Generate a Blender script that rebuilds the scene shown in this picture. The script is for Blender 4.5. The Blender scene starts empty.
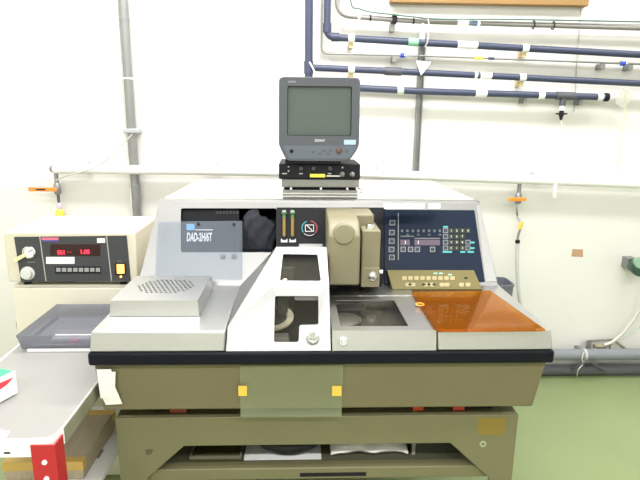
import bpy, bmesh, math, random
from mathutils import Vector, Matrix
from mathutils.geometry import tessellate_polygon
random.seed(7)
S = bpy.context.scene
COL = S.collection
PI = math.pi

# ------------------------------------------------------------------ camera
FPX = 535.0
PIT, YAW, ROLL = math.radians(13.0), math.radians(2.1), math.radians(0.6)
CAM = Vector((0, 0, 1.5))
fw = Vector((math.sin(YAW)*math.cos(PIT), math.cos(YAW)*math.cos(PIT), -math.sin(PIT)))
r0 = Vector((math.cos(YAW), -math.sin(YAW), 0))
u0 = r0.cross(fw)
RT = r0*math.cos(ROLL) + u0*math.sin(ROLL)
UP = u0*math.cos(ROLL) - r0*math.sin(ROLL)
cd = bpy.data.cameras.new('camera'); cam = bpy.data.objects.new('camera', cd); COL.objects.link(cam)
cd.sensor_width = 36; cd.lens = FPX/640*36; cd.clip_start = .02
M = Matrix((RT, UP, -fw)).transposed().to_4x4(); M.translation = CAM
cam.matrix_world = M
S.camera = cam

def ray(px, py): return fw + RT*((px-320)/FPX) + UP*((240-py)/FPX)
def atY(px, py, y): d = ray(px, py); return CAM + d*(y/d.y)
def atZ(px, py, z): d = ray(px, py); return CAM + d*((z-1.5)/d.z)
def onP(px, py, P, n): d = ray(px, py); return CAM + d*((P-CAM).dot(n)/d.dot(n))

# ------------------------------------------------------------------ materials
MATS = {}
def mat(name, col, rough=.5, metal=0., noise=0., nscale=20., bump=0., emit=0., stretch=None, spec=.5, coat=0.):
    if name in MATS: return MATS[name]
    m = bpy.data.materials.new(name); m.use_nodes = True; MATS[name] = m
    nt = m.node_tree; b = nt.nodes['Principled BSDF']
    b.inputs['Base Color'].default_value = (*col, 1); b.inputs['Roughness'].default_value = rough
    b.inputs['Metallic'].default_value = metal; b.inputs['Specular IOR Level'].default_value = spec
    b.inputs['Coat Weight'].default_value = coat
    if emit:
        b.inputs['Emission Color'].default_value = (*col, 1); b.inputs['Emission Strength'].default_value = emit
    if noise or bump:
        tc = nt.nodes.new('ShaderNodeTexCoord'); mp = nt.nodes.new('ShaderNodeMapping')
        nz = nt.nodes.new('ShaderNodeTexNoise'); nz.inputs['Scale'].default_value = nscale; nz.inputs['Detail'].default_value = 5
        if stretch: mp.inputs['Scale'].default_value = stretch
        nt.links.new(tc.outputs['Object'], mp.inputs['Vector']); nt.links.new(mp.outputs['Vector'], nz.inputs['Vector'])
        if noise:
            mx = nt.nodes.new('ShaderNodeMix'); mx.data_type = 'RGBA'
            mx.inputs['A'].default_value = (*[c*(1-noise) for c in col], 1)
            mx.inputs['B'].default_value = (*[min(1, c*(1+noise)) for c in col], 1)
            nt.links.new(nz.outputs['Fac'], mx.inputs['Factor']); nt.links.new(mx.outputs['Result'], b.inputs['Base Color'])
        if bump:
            bp = nt.nodes.new('ShaderNodeBump'); bp.inputs['Strength'].default_value = bump; bp.inputs['Distance'].default_value = .002
            nt.links.new(nz.outputs['Fac'], bp.inputs['Height']); nt.links.new(bp.outputs['Normal'], b.inputs['Normal'])
    return m
def clear(name, tint, haze=(.8,.8,.8), hz=.1, gloss=.08, rough=.03):
    """a see-through sheet: tinted transparency, some surface haze and a clear reflection"""
    if name in MATS: return MATS[name]
    m = bpy.data.materials.new(name); m.use_nodes = True; MATS[name] = m
    nt = m.node_tree; nt.nodes.clear(); N = nt.nodes.new; L = nt.links.new
    out = N('ShaderNodeOutputMaterial'); tr = N('ShaderNodeBsdfTransparent'); tr.inputs['Color'].default_value = (*tint, 1)
    df = N('ShaderNodeBsdfDiffuse'); df.inputs['Color'].default_value = (*haze, 1)
    gl = N('ShaderNodeBsdfGlossy'); gl.inputs['Roughness'].default_value = rough
    m1 = N('ShaderNodeMixShader'); m1.inputs[0].default_value = hz
    L(tr.outputs[0], m1.inputs[1]); L(df.outputs[0], m1.inputs[2])
    fr = N('ShaderNodeLayerWeight'); fr.inputs['Blend'].default_value = .35
    mul = N('ShaderNodeMath'); mul.operation = 'MULTIPLY_ADD'; mul.inputs[1].default_value = gloss*2; mul.inputs[2].default_value = gloss*.3
    L(fr.outputs['Fresnel'], mul.inputs[0])
    m2 = N('ShaderNodeMixShader'); L(mul.outputs[0], m2.inputs[0]); L(m1.outputs[0], m2.inputs[1]); L(gl.outputs[0], m2.inputs[2])
    L(m2.outputs[0], out.inputs['Surface'])
    return m

WHITEWALL = mat('wall_paint', (.76,.748,.72), .55, noise=.03, nscale=1.5)
CEIL = mat('ceiling_paint', (.85,.85,.83), .8)
FLOOR = mat('green_epoxy', (.25,.31,.145), .3, noise=.12, nscale=2.2, bump=.03)
STEEL = mat('brushed_steel', (.57,.57,.568), .36, 1., noise=.06, nscale=9, stretch=(1,40,40), bump=.05)
STEEL2 = mat('satin_steel', (.31,.31,.309), .42, 1., noise=.06, nscale=60, bump=.04)
CHROME = mat('chrome', (.8,.8,.82), .15, 1.)
CREAM = mat('cream_paint', (.58,.565,.51), .45, noise=.03, nscale=4)
CREAMY = mat('yellowed_cream_paint', (.70,.67,.57), .5, noise=.04, nscale=4)
OLIVE = mat('olive_beige_paint', (.172,.147,.083), .5, noise=.07, nscale=6, bump=.03)
OLIVE2 = mat('khaki_paint', (.22,.198,.122), .45, noise=.05, nscale=9)
STANDP = mat('stand_paint', (.158,.147,.077), .5, noise=.09, nscale=5, bump=.03)
BLACK = mat('black_rubber', (.007,.008,.012), .42, spec=.12)
BLACKP = mat('black_plastic', (.014,.014,.018), .5, spec=.15)
CHAR = mat('charcoal_panel', (.045,.047,.052), .5)
DARK = mat('dark_interior', (.022,.021,.019), .7, noise=.4, nscale=18)
NAVY = mat('navy_panel', (.011,.019,.040), .35, spec=.10)
NAVYPIPE = mat('navy_pvc', (.045,.055,.105), .35)
GREYPVC = mat('grey_pvc', (.22,.24,.27), .4)
GREYDK = mat('dark_grey_pvc', (.10,.105,.12), .45)
WHITEP = mat('white_paint', (.92,.92,.91), .4)
PAPER = mat('white_paper', (.88,.88,.87), .7)
INK = mat('black_ink', (.02,.02,.02), .7)
WINK = mat('white_ink', (.75,.76,.78), .6)
CYAN = mat('cyan_ink', (.06,.40,.42), .6)
PINKD = mat('mauve_display', (.13,.10,.14), .45, spec=.2)
KEYDK = mat('dark_key', (.02,.027,.05), .5)
KEYOL = mat('olive_key', (.045,.055,.03), .6, spec=.2)
KEYCR = mat('cream_key', (.40,.34,.17), .5)
SKYB = mat('sky_blue_print', (.11,.37,.80), .5)
TVG = mat('television_grey', (.085,.092,.112), .42)
TVG2 = mat('television_grey_light', (.115,.135,.172), .4)
SCREEN = mat('crt_glass', (.088,.115,.104), .12, spec=.5)
RED = mat('red_paint', (.43,.016,.026), .35, noise=.1, nscale=6)
REDP = mat('red_plastic', (.60,.07,.03), .5)
REDPRINT = mat('red_print', (.75,.05,.07), .6)
GREENPRINT = mat('green_print', (.05,.55,.22), .6)
LED = mat('red_led', (1,.02,.05), .5, emit=3.)
AMBERL = mat('amber_lamp', (1,.50,.12), .5, emit=1.6)
SMOKE = mat('smoked_display', (.03,.004,.006), .2)
PINKL = mat('pink_label', (.75,.15,.25), .6)
BLUEL = mat('blue_label', (.08,.09,.35), .6)
YELLOW = mat('yellow_tape', (.80,.55,.08), .6)
YELLOWB = mat('yellow_plastic', (.80,.70,.08), .5)
ORANGE = mat('orange_plastic', (.85,.27,.03), .45)
BLUEF = mat('blue_fitting', (.03,.06,.60), .4)
BRASS = mat('brass', (.62,.47,.20), .3, 1.)
BRASSL = mat('amber_glass_tube', (.24,.16,.04), .2)
GREENK = mat('green_cap', (.05,.15,.06), .4)
GREYM = mat('galvanised_steel', (.27,.275,.275), .42, .6, noise=.12, nscale=14)
CLOTH = mat('black_cloth', (.022,.024,.034), .9, noise=.3, nscale=20)
TABLETOP = mat('grey_laminate', (.275,.27,.263), .4, noise=.03, nscale=5)
CARD = mat('wood_grain_board', (.44,.37,.26), .7, noise=.25, nscale=7, stretch=(14,.6,4))
TAPE = mat('brown_packing_tape', (.62,.42,.10), .4)
BROWN = mat('brown_wood', (.30,.17,.06), .6, noise=.2, nscale=5, stretch=(.5,8,8))
TANP = mat('tan_paper', (.48,.30,.18), .7)
GOLDB = mat('old_gold_label', (.22,.155,.03), .5)
TEALW = mat('green_wire', (.09,.16,.135), .5)
WIRE = mat('grey_wire', (.45,.45,.42), .5)
WIREP = mat('pale_wire', (.72,.70,.62), .5)
HOSE = mat('translucent_hose', (.55,.57,.55), .4)
BAG = mat('white_plastic_bag', (.78,.77,.74), .4, noise=.05, nscale=20)
BEIGE = mat('beige_ring', (.85,.80,.68), .45)
GREYBIN = mat('grey_plastic', (.15,.16,.20), .5)
DKGREEN = mat('dark_green_enamel', (.02,.06,.04), .3)
ACR = clear('hazy_acrylic', (.93,.94,.95), (.43,.49,.61), .12, .06)
ACR2 = clear('greenish_acrylic', (.96,.98,.92), (.50,.50,.38), .13, .12)
TRAYC = clear('grey_clear_plastic', (.66,.67,.72), (.36,.37,.41), .34, .10)
AMBER = clear('amber_acrylic', (.87,.53,.03), (.45,.18,.006), .16, .17, .02)
SMOKEG = clear('smoked_window', (.82,.81,.78), (.25,.24,.22), .02, .06, .04)
GLASST = clear('clear_tube', (.85,.85,.75), (.8,.8,.7), .05, .15)

# ------------------------------------------------------------------ mesh builder
ORG = {}
class MB:
    def __init__(s): s.bm = bmesh.new()
    def poly(s, pts):
        return s.bm.faces.new([s.bm.verts.new(p) for p in pts])
    def box(s, x0, x1, y0, y1, z0, z1):
        c = [(x0,y0,z0),(x1,y0,z0),(x1,y1,z0),(x0,y1,z0),(x0,y0,z1),(x1,y0,z1),(x1,y1,z1),(x0,y1,z1)]
        return s.hexa(c)
    def hexa(s, c):
        v = [s.bm.verts.new(p) for p in c]
        for f in ((3,2,1,0),(4,5,6,7),(0,1,5,4),(1,2,6,5),(2,3,7,6),(3,0,4,7)): s.bm.faces.new([v[i] for i in f])
        return s
    def prism(s, pts, ext):
        """polygon extruded by vector ext"""
        ext = Vector(ext); a = [s.bm.verts.new(p) for p in pts]; b = [s.bm.verts.new(Vector(p)+ext) for p in pts]
        n = len(pts)
        s.bm.faces.new(a); s.bm.faces.new(b[::-1])
        for i in range(n): s.bm.faces.new([a[i], b[i], b[(i+1)%n], a[(i+1)%n]])
        return s
    def rings(s, rings, cap=True):
        R = [[s.bm.verts.new(p) for p in r] for r in rings]
        for a, b in zip(R, R[1:]):
            n = len(a)
            for i in range(n): s.bm.faces.new([a[i], a[(i+1)%n], b[(i+1)%n], b[i]])
        if cap: s.bm.faces.new(R[0][::-1]); s.bm.faces.new(R[-1])
        return s
    def tube(s, pts, r, seg=10, smooth=False, closed=False):
        pts = [Vector(p) for p in pts]
        if smooth: pts = spline(pts, smooth if smooth is not True else 6)
        n = len(pts); rs = r if isinstance(r, (list, tuple)) else [r]*n
        t = (pts[1]-pts[0]).normalized(); u = t.orthogonal().normalized(); rings = []
        for i in range(n):
            if i == 0: t2 = (pts[1]-pts[0]).normalized()
            elif i == n-1: t2 = (pts[-1]-pts[-2]).normalized()
            else: t2 = ((pts[i]-pts[i-1]).normalized()+(pts[i+1]-pts[i]).normalized()).normalized()
            u = (u - t2*u.dot(t2)).normalized(); w = t2.cross(u)
            k = 1.
            rings.append([pts[i]+(u*math.cos(2*PI*j/seg)+w*math.sin(2*PI*j/seg))*rs[i]*k for j in range(seg)])
        return s.rings(rings)
    def cyl(s, p0, p1, r, r2=None, seg=20):
        return s.tube([p0, p1], [r, r if r2 is None else r2], seg)
    def lathe(s, P, n, prof, seg=28):
        """profile [(radius, height along n)]"""
        P = Vector(P); n = Vector(n).normalized(); u = n.orthogonal().normalized(); w = n.cross(u)
        return s.rings([[P+n*h+(u*math.cos(2*PI*j/seg)+w*math.sin(2*PI*j/seg))*max(r, 1e-4) for j in range(seg)] for r, h in prof])
    def torus(s, P, n, R, r, seg=32, k=8):
        P = Vector(P); n = Vector(n).normalized(); u = n.orthogonal().normalized(); w = n.cross(u); V = []
        for j in range(seg):
            d = u*math.cos(2*PI*j/seg)+w*math.sin(2*PI*j/seg)
            V.append([s.bm.verts.new(P+d*(R+r*math.cos(2*PI*i/k))+n*r*math.sin(2*PI*i/k)) for i in range(k)])
        for j in range(seg):
            for i in range(k): s.bm.faces.new([V[j][i], V[(j+1)%seg][i], V[(j+1)%seg][(i+1)%k], V[j][(i+1)%k]])
        return s
    def frame(s, outer, inner, ext):
        """flat ring between two polygons of equal count, extruded"""
        ext = Vector(ext); n = len(outer)
        A = [s.bm.verts.new(p) for p in outer]; B = [s.bm.verts.new(p) for p in inner]
        C = [s.bm.verts.new(Vector(p)+ext) for p in outer]; D = [s.bm.verts.new(Vector(p)+ext) for p in inner]
        for i in range(n):
            j = (i+1) % n
            for q in ((A[i],A[j],B[j],B[i]), (D[i],D[j],C[j],C[i]), (A[i],C[i],C[j],A[j]), (B[i],B[j],D[j],D[i])): s.bm.faces.new(q)
        return s
    def holed(s, outer, holes):
        loops = [[Vector(p) for p in outer]]+[[Vector(p) for p in h] for h in holes]
        flat = [p for l in loops for p in l]; v = [s.bm.verts.new(p) for p in flat]
        for t in tessellate_polygon(loops):
            try: s.bm.faces.new([v[i] for i in t])
            except ValueError: pass
        return s
    def build(s, name, m, parent=None, bevel=0., solid=0., merge=False, seg=2, flat=False, subd=0, off=-1.):
        if merge: bmesh.ops.remove_doubles(s.bm, verts=s.bm.verts, dist=1e-4)
        bmesh.ops.recalc_face_normals(s.bm, faces=s.bm.faces)
        vs = [v.co for v in s.bm.verts]
        if parent is None:
            lo = [min(v[i] for v in vs) for i in range(3)]; hi = [max(v[i] for v in vs) for i in range(3)]
            o = Vector(((lo[0]+hi[0])/2, (lo[1]+hi[1])/2, lo[2]))
        else: o = ORG[parent.name]
        bmesh.ops.translate(s.bm, verts=s.bm.verts, vec=-o)
        me = bpy.data.meshes.new(name); s.bm.to_mesh(me); s.bm.free(); me.materials.append(m)
        ob = bpy.data.objects.new(name, me); COL.objects.link(ob)
        if not flat:
            me.polygons.foreach_set('use_smooth', [True]*len(me.polygons)); me.set_sharp_from_angle(angle=math.radians(38))
        if parent is None: ob.location = o
        else: ob.parent = parent
        ORG[ob.name] = o
        if solid:
            q = ob.modifiers.new('solid', 'SOLIDIFY'); q.thickness = solid; q.offset = off
        if bevel:
            q = ob.modifiers.new('bevel', 'BEVEL'); q.width = bevel; q.segments = seg; q.limit_method = 'ANGLE'; q.angle_limit = math.radians(40)
        if subd:
            q = ob.modifiers.new('sub', 'SUBSURF'); q.levels = subd; q.render_levels = subd
        return ob
def spline(P, k=6):
    out = []; n = len(P)
    for i in range(n-1):
        a = P[max(i-1,0)]; b = P[i]; c = P[i+1]; d = P[min(i+2,n-1)]
        for j in range(k):
            t = j/k
            out.append(.5*((2*b)+(c-a)*t+(2*a-5*b+4*c-d)*t*t+(3*b-a-3*c+d)*t**3))
    out.append(P[-1]); return out
def tag(o, label, cat, group=None, kind=None):
    if label: o['label'] = label
    if cat: o['category'] = cat
    if group: o['group'] = group
    if kind: o['kind'] = kind
    return o
def thing(name, label, cat, loc, group=None):
    o = bpy.data.objects.new(name, None); COL.objects.link(o); o.location = loc; o.empty_display_size = .05
    ORG[o.name] = Vector(loc); return tag(o, label, cat, group)
def struct(o): o['kind'] = 'structure'; return o
def rnd(c, ax, ay, w, h, r, k=4):
    """rounded rectangle around c in axes ax, ay"""
    pts = []
    for sx, sy, a0 in ((1,1,0),(-1,1,PI/2),(-1,-1,PI),(1,-1,1.5*PI)):
        for i in range(k+1):
            a = a0+PI/2*i/k
            pts.append(c+ax*(sx*(w/2-r)+r*math.cos(a))+ay*(sy*(h/2-r)+r*math.sin(a)))
    return pts
def roundpoly(P, r, k=4):
    P = [Vector(p) for p in P]; out = []; n = len(P)
    for i in range(n):
        a = P[i-1]-P[i]; b = P[(i+1)%n]-P[i]
        q = min(r, a.length*.45, b.length*.45)
        p0 = P[i]+a.normalized()*q; p1 = P[i]+b.normalized()*q
        for j in range(k+1):
            t = j/k; out.append(p0*(1-t)**2+P[i]*2*t*(1-t)+p1*t*t)
    return out
def text(s, name, m, parent, P, ax, ay, h, w=None, depth=.0006, align='CENTER', bold=0.):
    """raised lettering, cap height h, fitted to width w if given"""
    c = bpy.data.curves.new('t', 'FONT'); c.body = s; c.size = 1; c.align_x = align; c.align_y = 'CENTER'; c.extrude = .01; c.offset = bold
    t = bpy.data.objects.new('t', c); COL.objects.link(t)
    dg = bpy.context.evaluated_depsgraph_get(); me = bpy.data.meshes.new_from_object(t.evaluated_get(dg))
    bpy.data.objects.remove(t); bpy.data.curves.remove(c)
    xs = [v.co.x for v in me.vertices]; ys = [v.co.y for v in me.vertices]
    sy = h/(max(ys)-min(ys)); sx = w/(max(xs)-min(xs)) if w else sy
    cx = (max(xs)+min(xs))/2; cy = (max(ys)+min(ys))/2
    ax = Vector(ax).normalized(); ay = Vector(ay).normalized(); nz = ax.cross(ay)
    o = ORG[parent.name]
    for v in me.vertices:
        q = v.co; v.co = Vector(P)+ax*((q.x-cx)*sx)+ay*((q.y-cy)*sy)+nz*(depth if q.z > 0 else -.0002)-o
    me.name = name; me.materials.clear(); me.materials.append(m)
    ob = bpy.data.objects.new(name, me); COL.objects.link(ob); ob.parent = parent; ORG[ob.name] = o
    return ob
X3, Y3, Z3 = Vector((1,0,0)), Vector((0,1,0)), Vector((0,0,1))

# ------------------------------------------------------------------ room
WY = 2.95
RX0, RX1, RY0, CZ = -2.3, 3.6, -2.6, 2.8
struct(MB().box(RX0-.1, RX1+.1, RY0-.1, WY+.1, -.1, 0).build('floor', FLOOR))
struct(MB().box(RX0-.1, RX1+.1, WY, WY+.1, 0, CZ).build('wall_back', WHITEWALL))
struct(MB().box(RX0-.1, RX0, RY0, WY, 0, CZ).build('wall_left', WHITEWALL))
struct(MB().box(RX1, RX1+.1, RY0, WY, 0, CZ).build('wall_right', WHITEWALL))
struct(MB().box(RX0-.1, RX1+.1, RY0-.1, RY0, 0, CZ).build('wall_front', WHITEWALL))
struct(MB().box(RX0-.1, RX1+.1, RY0-.1, WY+.1, CZ, CZ+.1).build('ceiling', CEIL))
def lamp(x, y, sx, sy, p, z=CZ-.03):
    l = bpy.data.lights.new('fluorescent_lamp', 'AREA'); l.shape = 'RECTANGLE'; l.size = sx; l.size_y = sy; l.energy = p
    l.color = (1, .985, .975)
    o = bpy.data.objects.new('fluorescent_lamp', l); COL.objects.link(o); o.location = (x, y, z)
for lx, ke in ((-1.0, 1), (.45, 1), (1.9, .6)):
    lamp(lx, 2.2, 1.2, .2, 34*ke); lamp(lx, .8, 1.2, .2, 16*ke); lamp(lx, -.75, 1.2, .2, 52*ke)
w = bpy.data.worlds.new('world'); S.world = w; w.use_nodes = True
w.node_tree.nodes['Background'].inputs['Color'].default_value = (.9,.95,1,1); w.node_tree.nodes['Background'].inputs['Strength'].default_value = .3

# ------------------------------------------------------------------ the cutting machine
XL, XR = -.580, .714
YF, YB = 1.383, 1.80          # deck front, deck back
ZB, ZD = .823, .918           # bumper bottom, deck top
ZP = .862                     # bumper top
HT = 1.197
FK = .15/.292                 # lean of the hood front
def fy(z): return YB+(z-.905)*FK
FN = Vector((0, -1, FK)).normalized(); FU = Vector((0, FK, 1)).normalized(); FP0 = Vector((0, YB, .905))
def F(px, py, off=0.): return onP(px, py, FP0+FN*off, FN)
mach = thing('cutting_machine', 'large olive machine with steel deck, navy key panel and amber lid, on the stand', 'machine', (.06, 1.9, .612))
# lower pan
x0t, x1t, x0b, x1b = -.582, .714, -.573, .697
pan = MB().hexa([(x0b,1.43,.657),(x1b,1.43,.657),(x1b,2.60,.657),(x0b,2.60,.657),(x0t,1.395,.861),(x1t,1.395,.861),(x1t,2.60,.861),(x0t,2.60,.861)]).build('lower_panel', OLIVE, mach, .006)
MB().box(-.578, .712, 1.386, 1.80, ZB, ZP-.001).build('bumper_core', BLACKP, mach)
b = MB()
for x0, x1 in ((XL-.005, XR+.005),): b.box(x0, x1, YF-.006, YF+.03, ZB, ZP)
b.box(XL-.005, XL+.02, YF+.03, 1.80, ZB, ZP); b.box(XR-.02, XR+.005, YF+.03, 1.80, ZB, ZP)
b.build('bumper_strip', BLACK, mach, .008, merge=False, seg=3)
for x in (-.40, .55):
    for y in (1.55, 2.4): MB().box(x-.05, x+.05, y-.05, y+.05, .613, .659).build('foot', BLACKP, mach)
# chamber / cover x limits
xa = atY(225.5, 352, YF).x; xb = atY(331.5, 352, YF).x; xc = atY(437, 351, YF).x
# deck
MB().hexa([(XL,YF,ZP),(xa-.002,YF,ZP),(xa-.002,YB+.06,ZP),(XL,YB+.06,ZP),(XL+.004,YF+.012,ZD),(xa-.002,YF+.012,ZD),(xa-.002,YB+.06,ZD),(XL+.004,YB+.06,ZD)]).build('deck_panel', STEEL, mach, .004)
MB().hexa([(xc+.002,YF,ZP),(XR,YF,ZP),(XR,YB+.06,ZP),(xc+.002,YB+.06,ZP),(xc+.002,YF+.012,ZD),(XR-.004,YF+.012,ZD),(XR-.004,YB+.06,ZD),(xc+.002,YB+.06,ZD)]).build('deck_panel', STEEL, mach, .004)
MB().box(xa, xc, YF+.02, YB+.06, .8615, .868).build('chamber_floor', DARK, mach)
# --- chamber cover
def cpt(px, py, y):
    return atY(px, py, y)
lowF0 = Vector((0, 1.385, .863)); Bz, By = .916, 1.431
Cy, Czz = 1.52, 1.006; Dy, Dz = 1.70, 1.084
def X_at(px, y, z):
    # world x so that the point (x, y, z) shows in image column px
    a = (px-320)/FPX
    v = Vector((0, y, z-1.5)); num = a*v.dot(fw)-v.dot(RT)
    return num/(RT.x-a*fw.x)
cl = X_at(272, Cy, Czz); dl = X_at(276.5, Dy, Dz); gl = X_at(240, 1.80, ZD)
A0 = Vector((xa+.001, 1.385, .863)); A1 = Vector((xb-.002, 1.385, .863))
B0 = Vector((xa+.001, By, Bz)); B1 = Vector((xb-.002, By, Bz))
C0 = Vector((cl, Cy, Czz)); C1 = Vector((xb-.002, Cy, Czz))
D0 = Vector((dl, Dy, Dz)); D1 = Vector((xb-.002, Dy, Dz))
G0 = Vector((gl, 1.80, ZD)); G1 = Vector((xb-.002, 1.80, ZD))
nl = (B1-A1).cross(A0-A1).normalized(); nl = nl if nl.y < 0 else -nl
nu = (D1-C1).cross(C0-C1).normalized(); nu = nu if nu.z > 0 else -nu
LW = lambda px, py, o=0.: onP(px, py, A0+nl*o, nl)
UW = lambda px, py, o=0.: onP(px, py, C0+nu*o, nu)
lowwin = roundpoly([LW(*p) for p in ((275,296),(318.5,296),(318.5,324.5),(299.5,325),(298.5,342),(274,342))], .006)
upwin = roundpoly([UW(*p) for p in ((283,254),(317.5,254.5),(321,281),(280,280.5))], .006)
b = MB().holed([A0, A1, B1, C1, C0, B0], [lowwin]).holed([C0, C1, D1, D0], [upwin])
b.poly([B0, C0, D0]); b.poly([B0, D0, G0]); b.poly([A0, B0, G0, Vector((xa+.001, 1.80, .869)), ])
b.poly([A1, B1, C1, D1, G1, Vector((xb-.002, 1.80, .869))]); b.poly([D0, D1, G1, G0])
cover = b.build('chamber_cover', STEEL2, mach, merge=True, solid=.003, flat=True)
cover['label'] = 'satin white metal splash cover'
MB().prism([p-nl*.006 for p in roundpoly([LW(*p) for p in ((273.5,294.5),(320,294.5),(320,326),(301,326.5),(300,343.5),(272.5,343.5))], .006)], -nl*.003).build('window_pane', SMOKEG, cover)
MB().prism([p-nu*.006 for p in roundpoly([UW(*p) for p in ((281.5,253),(318.5,253),(322.5,282.5),(278.5,282))], .006)], -nu*.003).build('window_pane', SMOKEG, cover)
def lock(P, n, r, par):
    k = MB().lathe(P, n, [(r,0),(r,.006),(r*.86,.010),(r*.84,.006),(r*.55,.006),(r*.5,.014),(r*.42,.017),(0,.017)]).build('lock_knob', CHROME, par); return k
lock(LW(312.7, 339), nl, .0185, cover)
# things inside the chamber
RC = atY(271, 318, 1.535)
MB().lathe(RC, (0,-.22,1), [(.069,0),(.069,.006),(.050,.006),(.050,0)], 40).build('flange_ring', BEIGE, mach)
MB().lathe(RC-Z3*.004, (0,-.22,1), [(.047,0),(.047,.004),(.02,.008),(0,.008)], 32).build('blade_hub', DARK, mach)
MB().hexa([(RC.x+.0,1.42,.869),(RC.x+.06,1.42,.869),(RC.x+.06,1.46,.869),(RC.x+.0,1.46,.869),(RC.x+.005,1.425,.886),(RC.x+.055,1.425,.886),(RC.x+.055,1.455,.886),(RC.x+.005,1.455,.886)]).build('clamp_pad', GREYM, mach)
b = MB(); b.box(-.125, -.02, 1.69, 1.72, .87, 1.02); b.box(-.075, -.04, 1.55, 1.68, .87, .97); b.build('inner_housing', mat('grey_casting', (.16,.16,.15), .4, .5, noise=.3, nscale=20), mach, .006)
MB().tube([(-.16,1.66,.93),(-.13,1.62,1.01),(-.08,1.62,1.01),(-.05,1.66,.95)], .006, 8, 6).build('coolant_tube', CHROME, mach)
MB().lathe(Vector((-.055,1.62,.98)), (0,-.5,.8), [(.012,0),(.012,.02),(0,.022)]).build('nozzle_cap', CHROME, mach)
MB().box(-.12, -.085, 1.63, 1.69, .87, 1.03).build('brass_block', BRASS, mach, .003)
# --- table cover
YT = 1.69
wt = [atZ(*p, ZD) for p in ((335,300),(394,300),(408.5,326),(340.5,326))]
outer = [Vector((xb+.002,YF+.012,ZD)), Vector((xc-.002,YF+.012,ZD)), Vector((xc-.002,YT,ZD)), Vector((xb+.002,YT,ZD))]
b = MB().holed(outer, [roundpoly(wt, .004)])
lo = [Vector((xb+.002,YF,ZP+.001)), Vector((xc-.002,YF,ZP+.001)), Vector((xc-.002,YT,ZP+.001)), Vector((xb+.002,YT,ZP+.001))]
for i in range(4): b.poly([outer[i], outer[(i+1)%4], lo[(i+1)%4], lo[i]])
tcov = b.build('table_cover', STEEL, mach, merge=True, solid=.004, flat=True)
MB().prism([p+Vector((0,0,-.0075)) for p in [atZ(*p, ZD) for p in ((333.5,299),(395.5,299),(410,327),(339,327))]], (0,0,.003)).build('window_pane', SMOKEG, tcov)
lock(Vector((atY(343.5,342,YF).x, YF+.005, .889)), (0,-1,.2), .013, tcov)
b = MB(); b.box(xb+.02, xc-.02, 1.45, 1.67, .868, .874)
b.build('work_table', mat('dull_tray', (.14,.135,.12), .45, .3, noise=.5, nscale=9), mach)
MB().lathe((.135,1.56,.874), Z3, [(.055,0),(.055,.014),(.04,.02),(0,.02)]).build('chuck', GREYM, mach)
b = MB().box(xb+.03, xb+.12, 1.60, 1.66, .874, .905); b.build('slide_block', CHAR, mach, .004)
# rear strip of the deck
MB().hexa([(xb+.002,YT+.002,ZP),(xc,YT+.002,ZP),(xc,YB+.05,ZP),(xb+.002,YB+.05,ZP),(xb+.002,YT+.002,ZD),(xc,YT+.002,ZD),(xc,YB+.05,ZD+.008),(xb+.002,YB+.05,ZD+.008)]).build('deck_strip', STEEL, mach, .002)
# --- hood
hx0t, hx1t, hx0b, hx1b = -.513, .662, -.572, .706
ztop = HT-.014
def hx(z, side):
    t = (z-.905)/(HT-.905)
    return (hx0b+(hx0t-hx0b)*t) if side < 0 else (hx1b+(hx1t-hx1b)*t)
f_ = [Vector((hx(z,s), fy(z), z)) for z, s in ((.87,-1),(.87,1),(HT,1),(HT,-1))]
rec = roundpoly([F(*p) for p in ((181,208.5),(276.5,208.5),(276.5,252.5),(181,252.5))], .008)
MB().holed(f_, [rec]).build('front_plate', mat('brushed_plate', (.23,.23,.23), .38, 1., noise=.06, nscale=9, stretch=(1,40,40), bump=.05), mach, flat=True, solid=.003)
YH = 2.62
b = MB()
e_ = Vector((0,.0035,0)); r_ = [Vector((f_[0].x, YH, .87)), Vector((f_[1].x, YH, .87)), Vector((hx1t-.02, YH, HT)), Vector((hx0t+.02, YH, HT))]
g_ = [p+e_ for p in f_]
b.poly([g_[3], g_[2], r_[2], r_[3]]); b.poly([g_[0], g_[3], r_[3], r_[0]]); b.poly([g_[1], g_[2], r_[2], r_[1]]); b.poly([r_[0], r_[1], r_[2], r_[3]]); b.poly([g_[0], g_[1], r_[1], r_[0]])
hood = b.build('hood', CREAM, mach, merge=True, flat=True); hood['label'] = 'cream painted top hood'
# steel trim along the front top edge
MB().prism([Vector((hx0t-.002, fy(HT-.016)-.001, HT-.016)), Vector((hx0t-.002, fy(HT)-.004, HT+.003)), Vector((hx0t-.002, fy(HT)+.035, HT+.003)), Vector((hx0t-.002, fy(HT)+.035, HT+.0005))], (hx1t-hx0t+.004, 0, 0)).build('top_trim', STEEL2, mach, .001)
zt = HT-.012
b = MB()
b.prism([F(476.5,206,.004), F(485,206,.004) if False else Vector((hx(HT-.01,1), fy(HT-.01), HT-.01))+FN*.004, Vector((hx(.93,1), fy(.93), .93))+FN*.004, F(485.5,282,.004)], -FN*.004)
b.build('side_trim', STEEL2, mach, .001)
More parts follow.
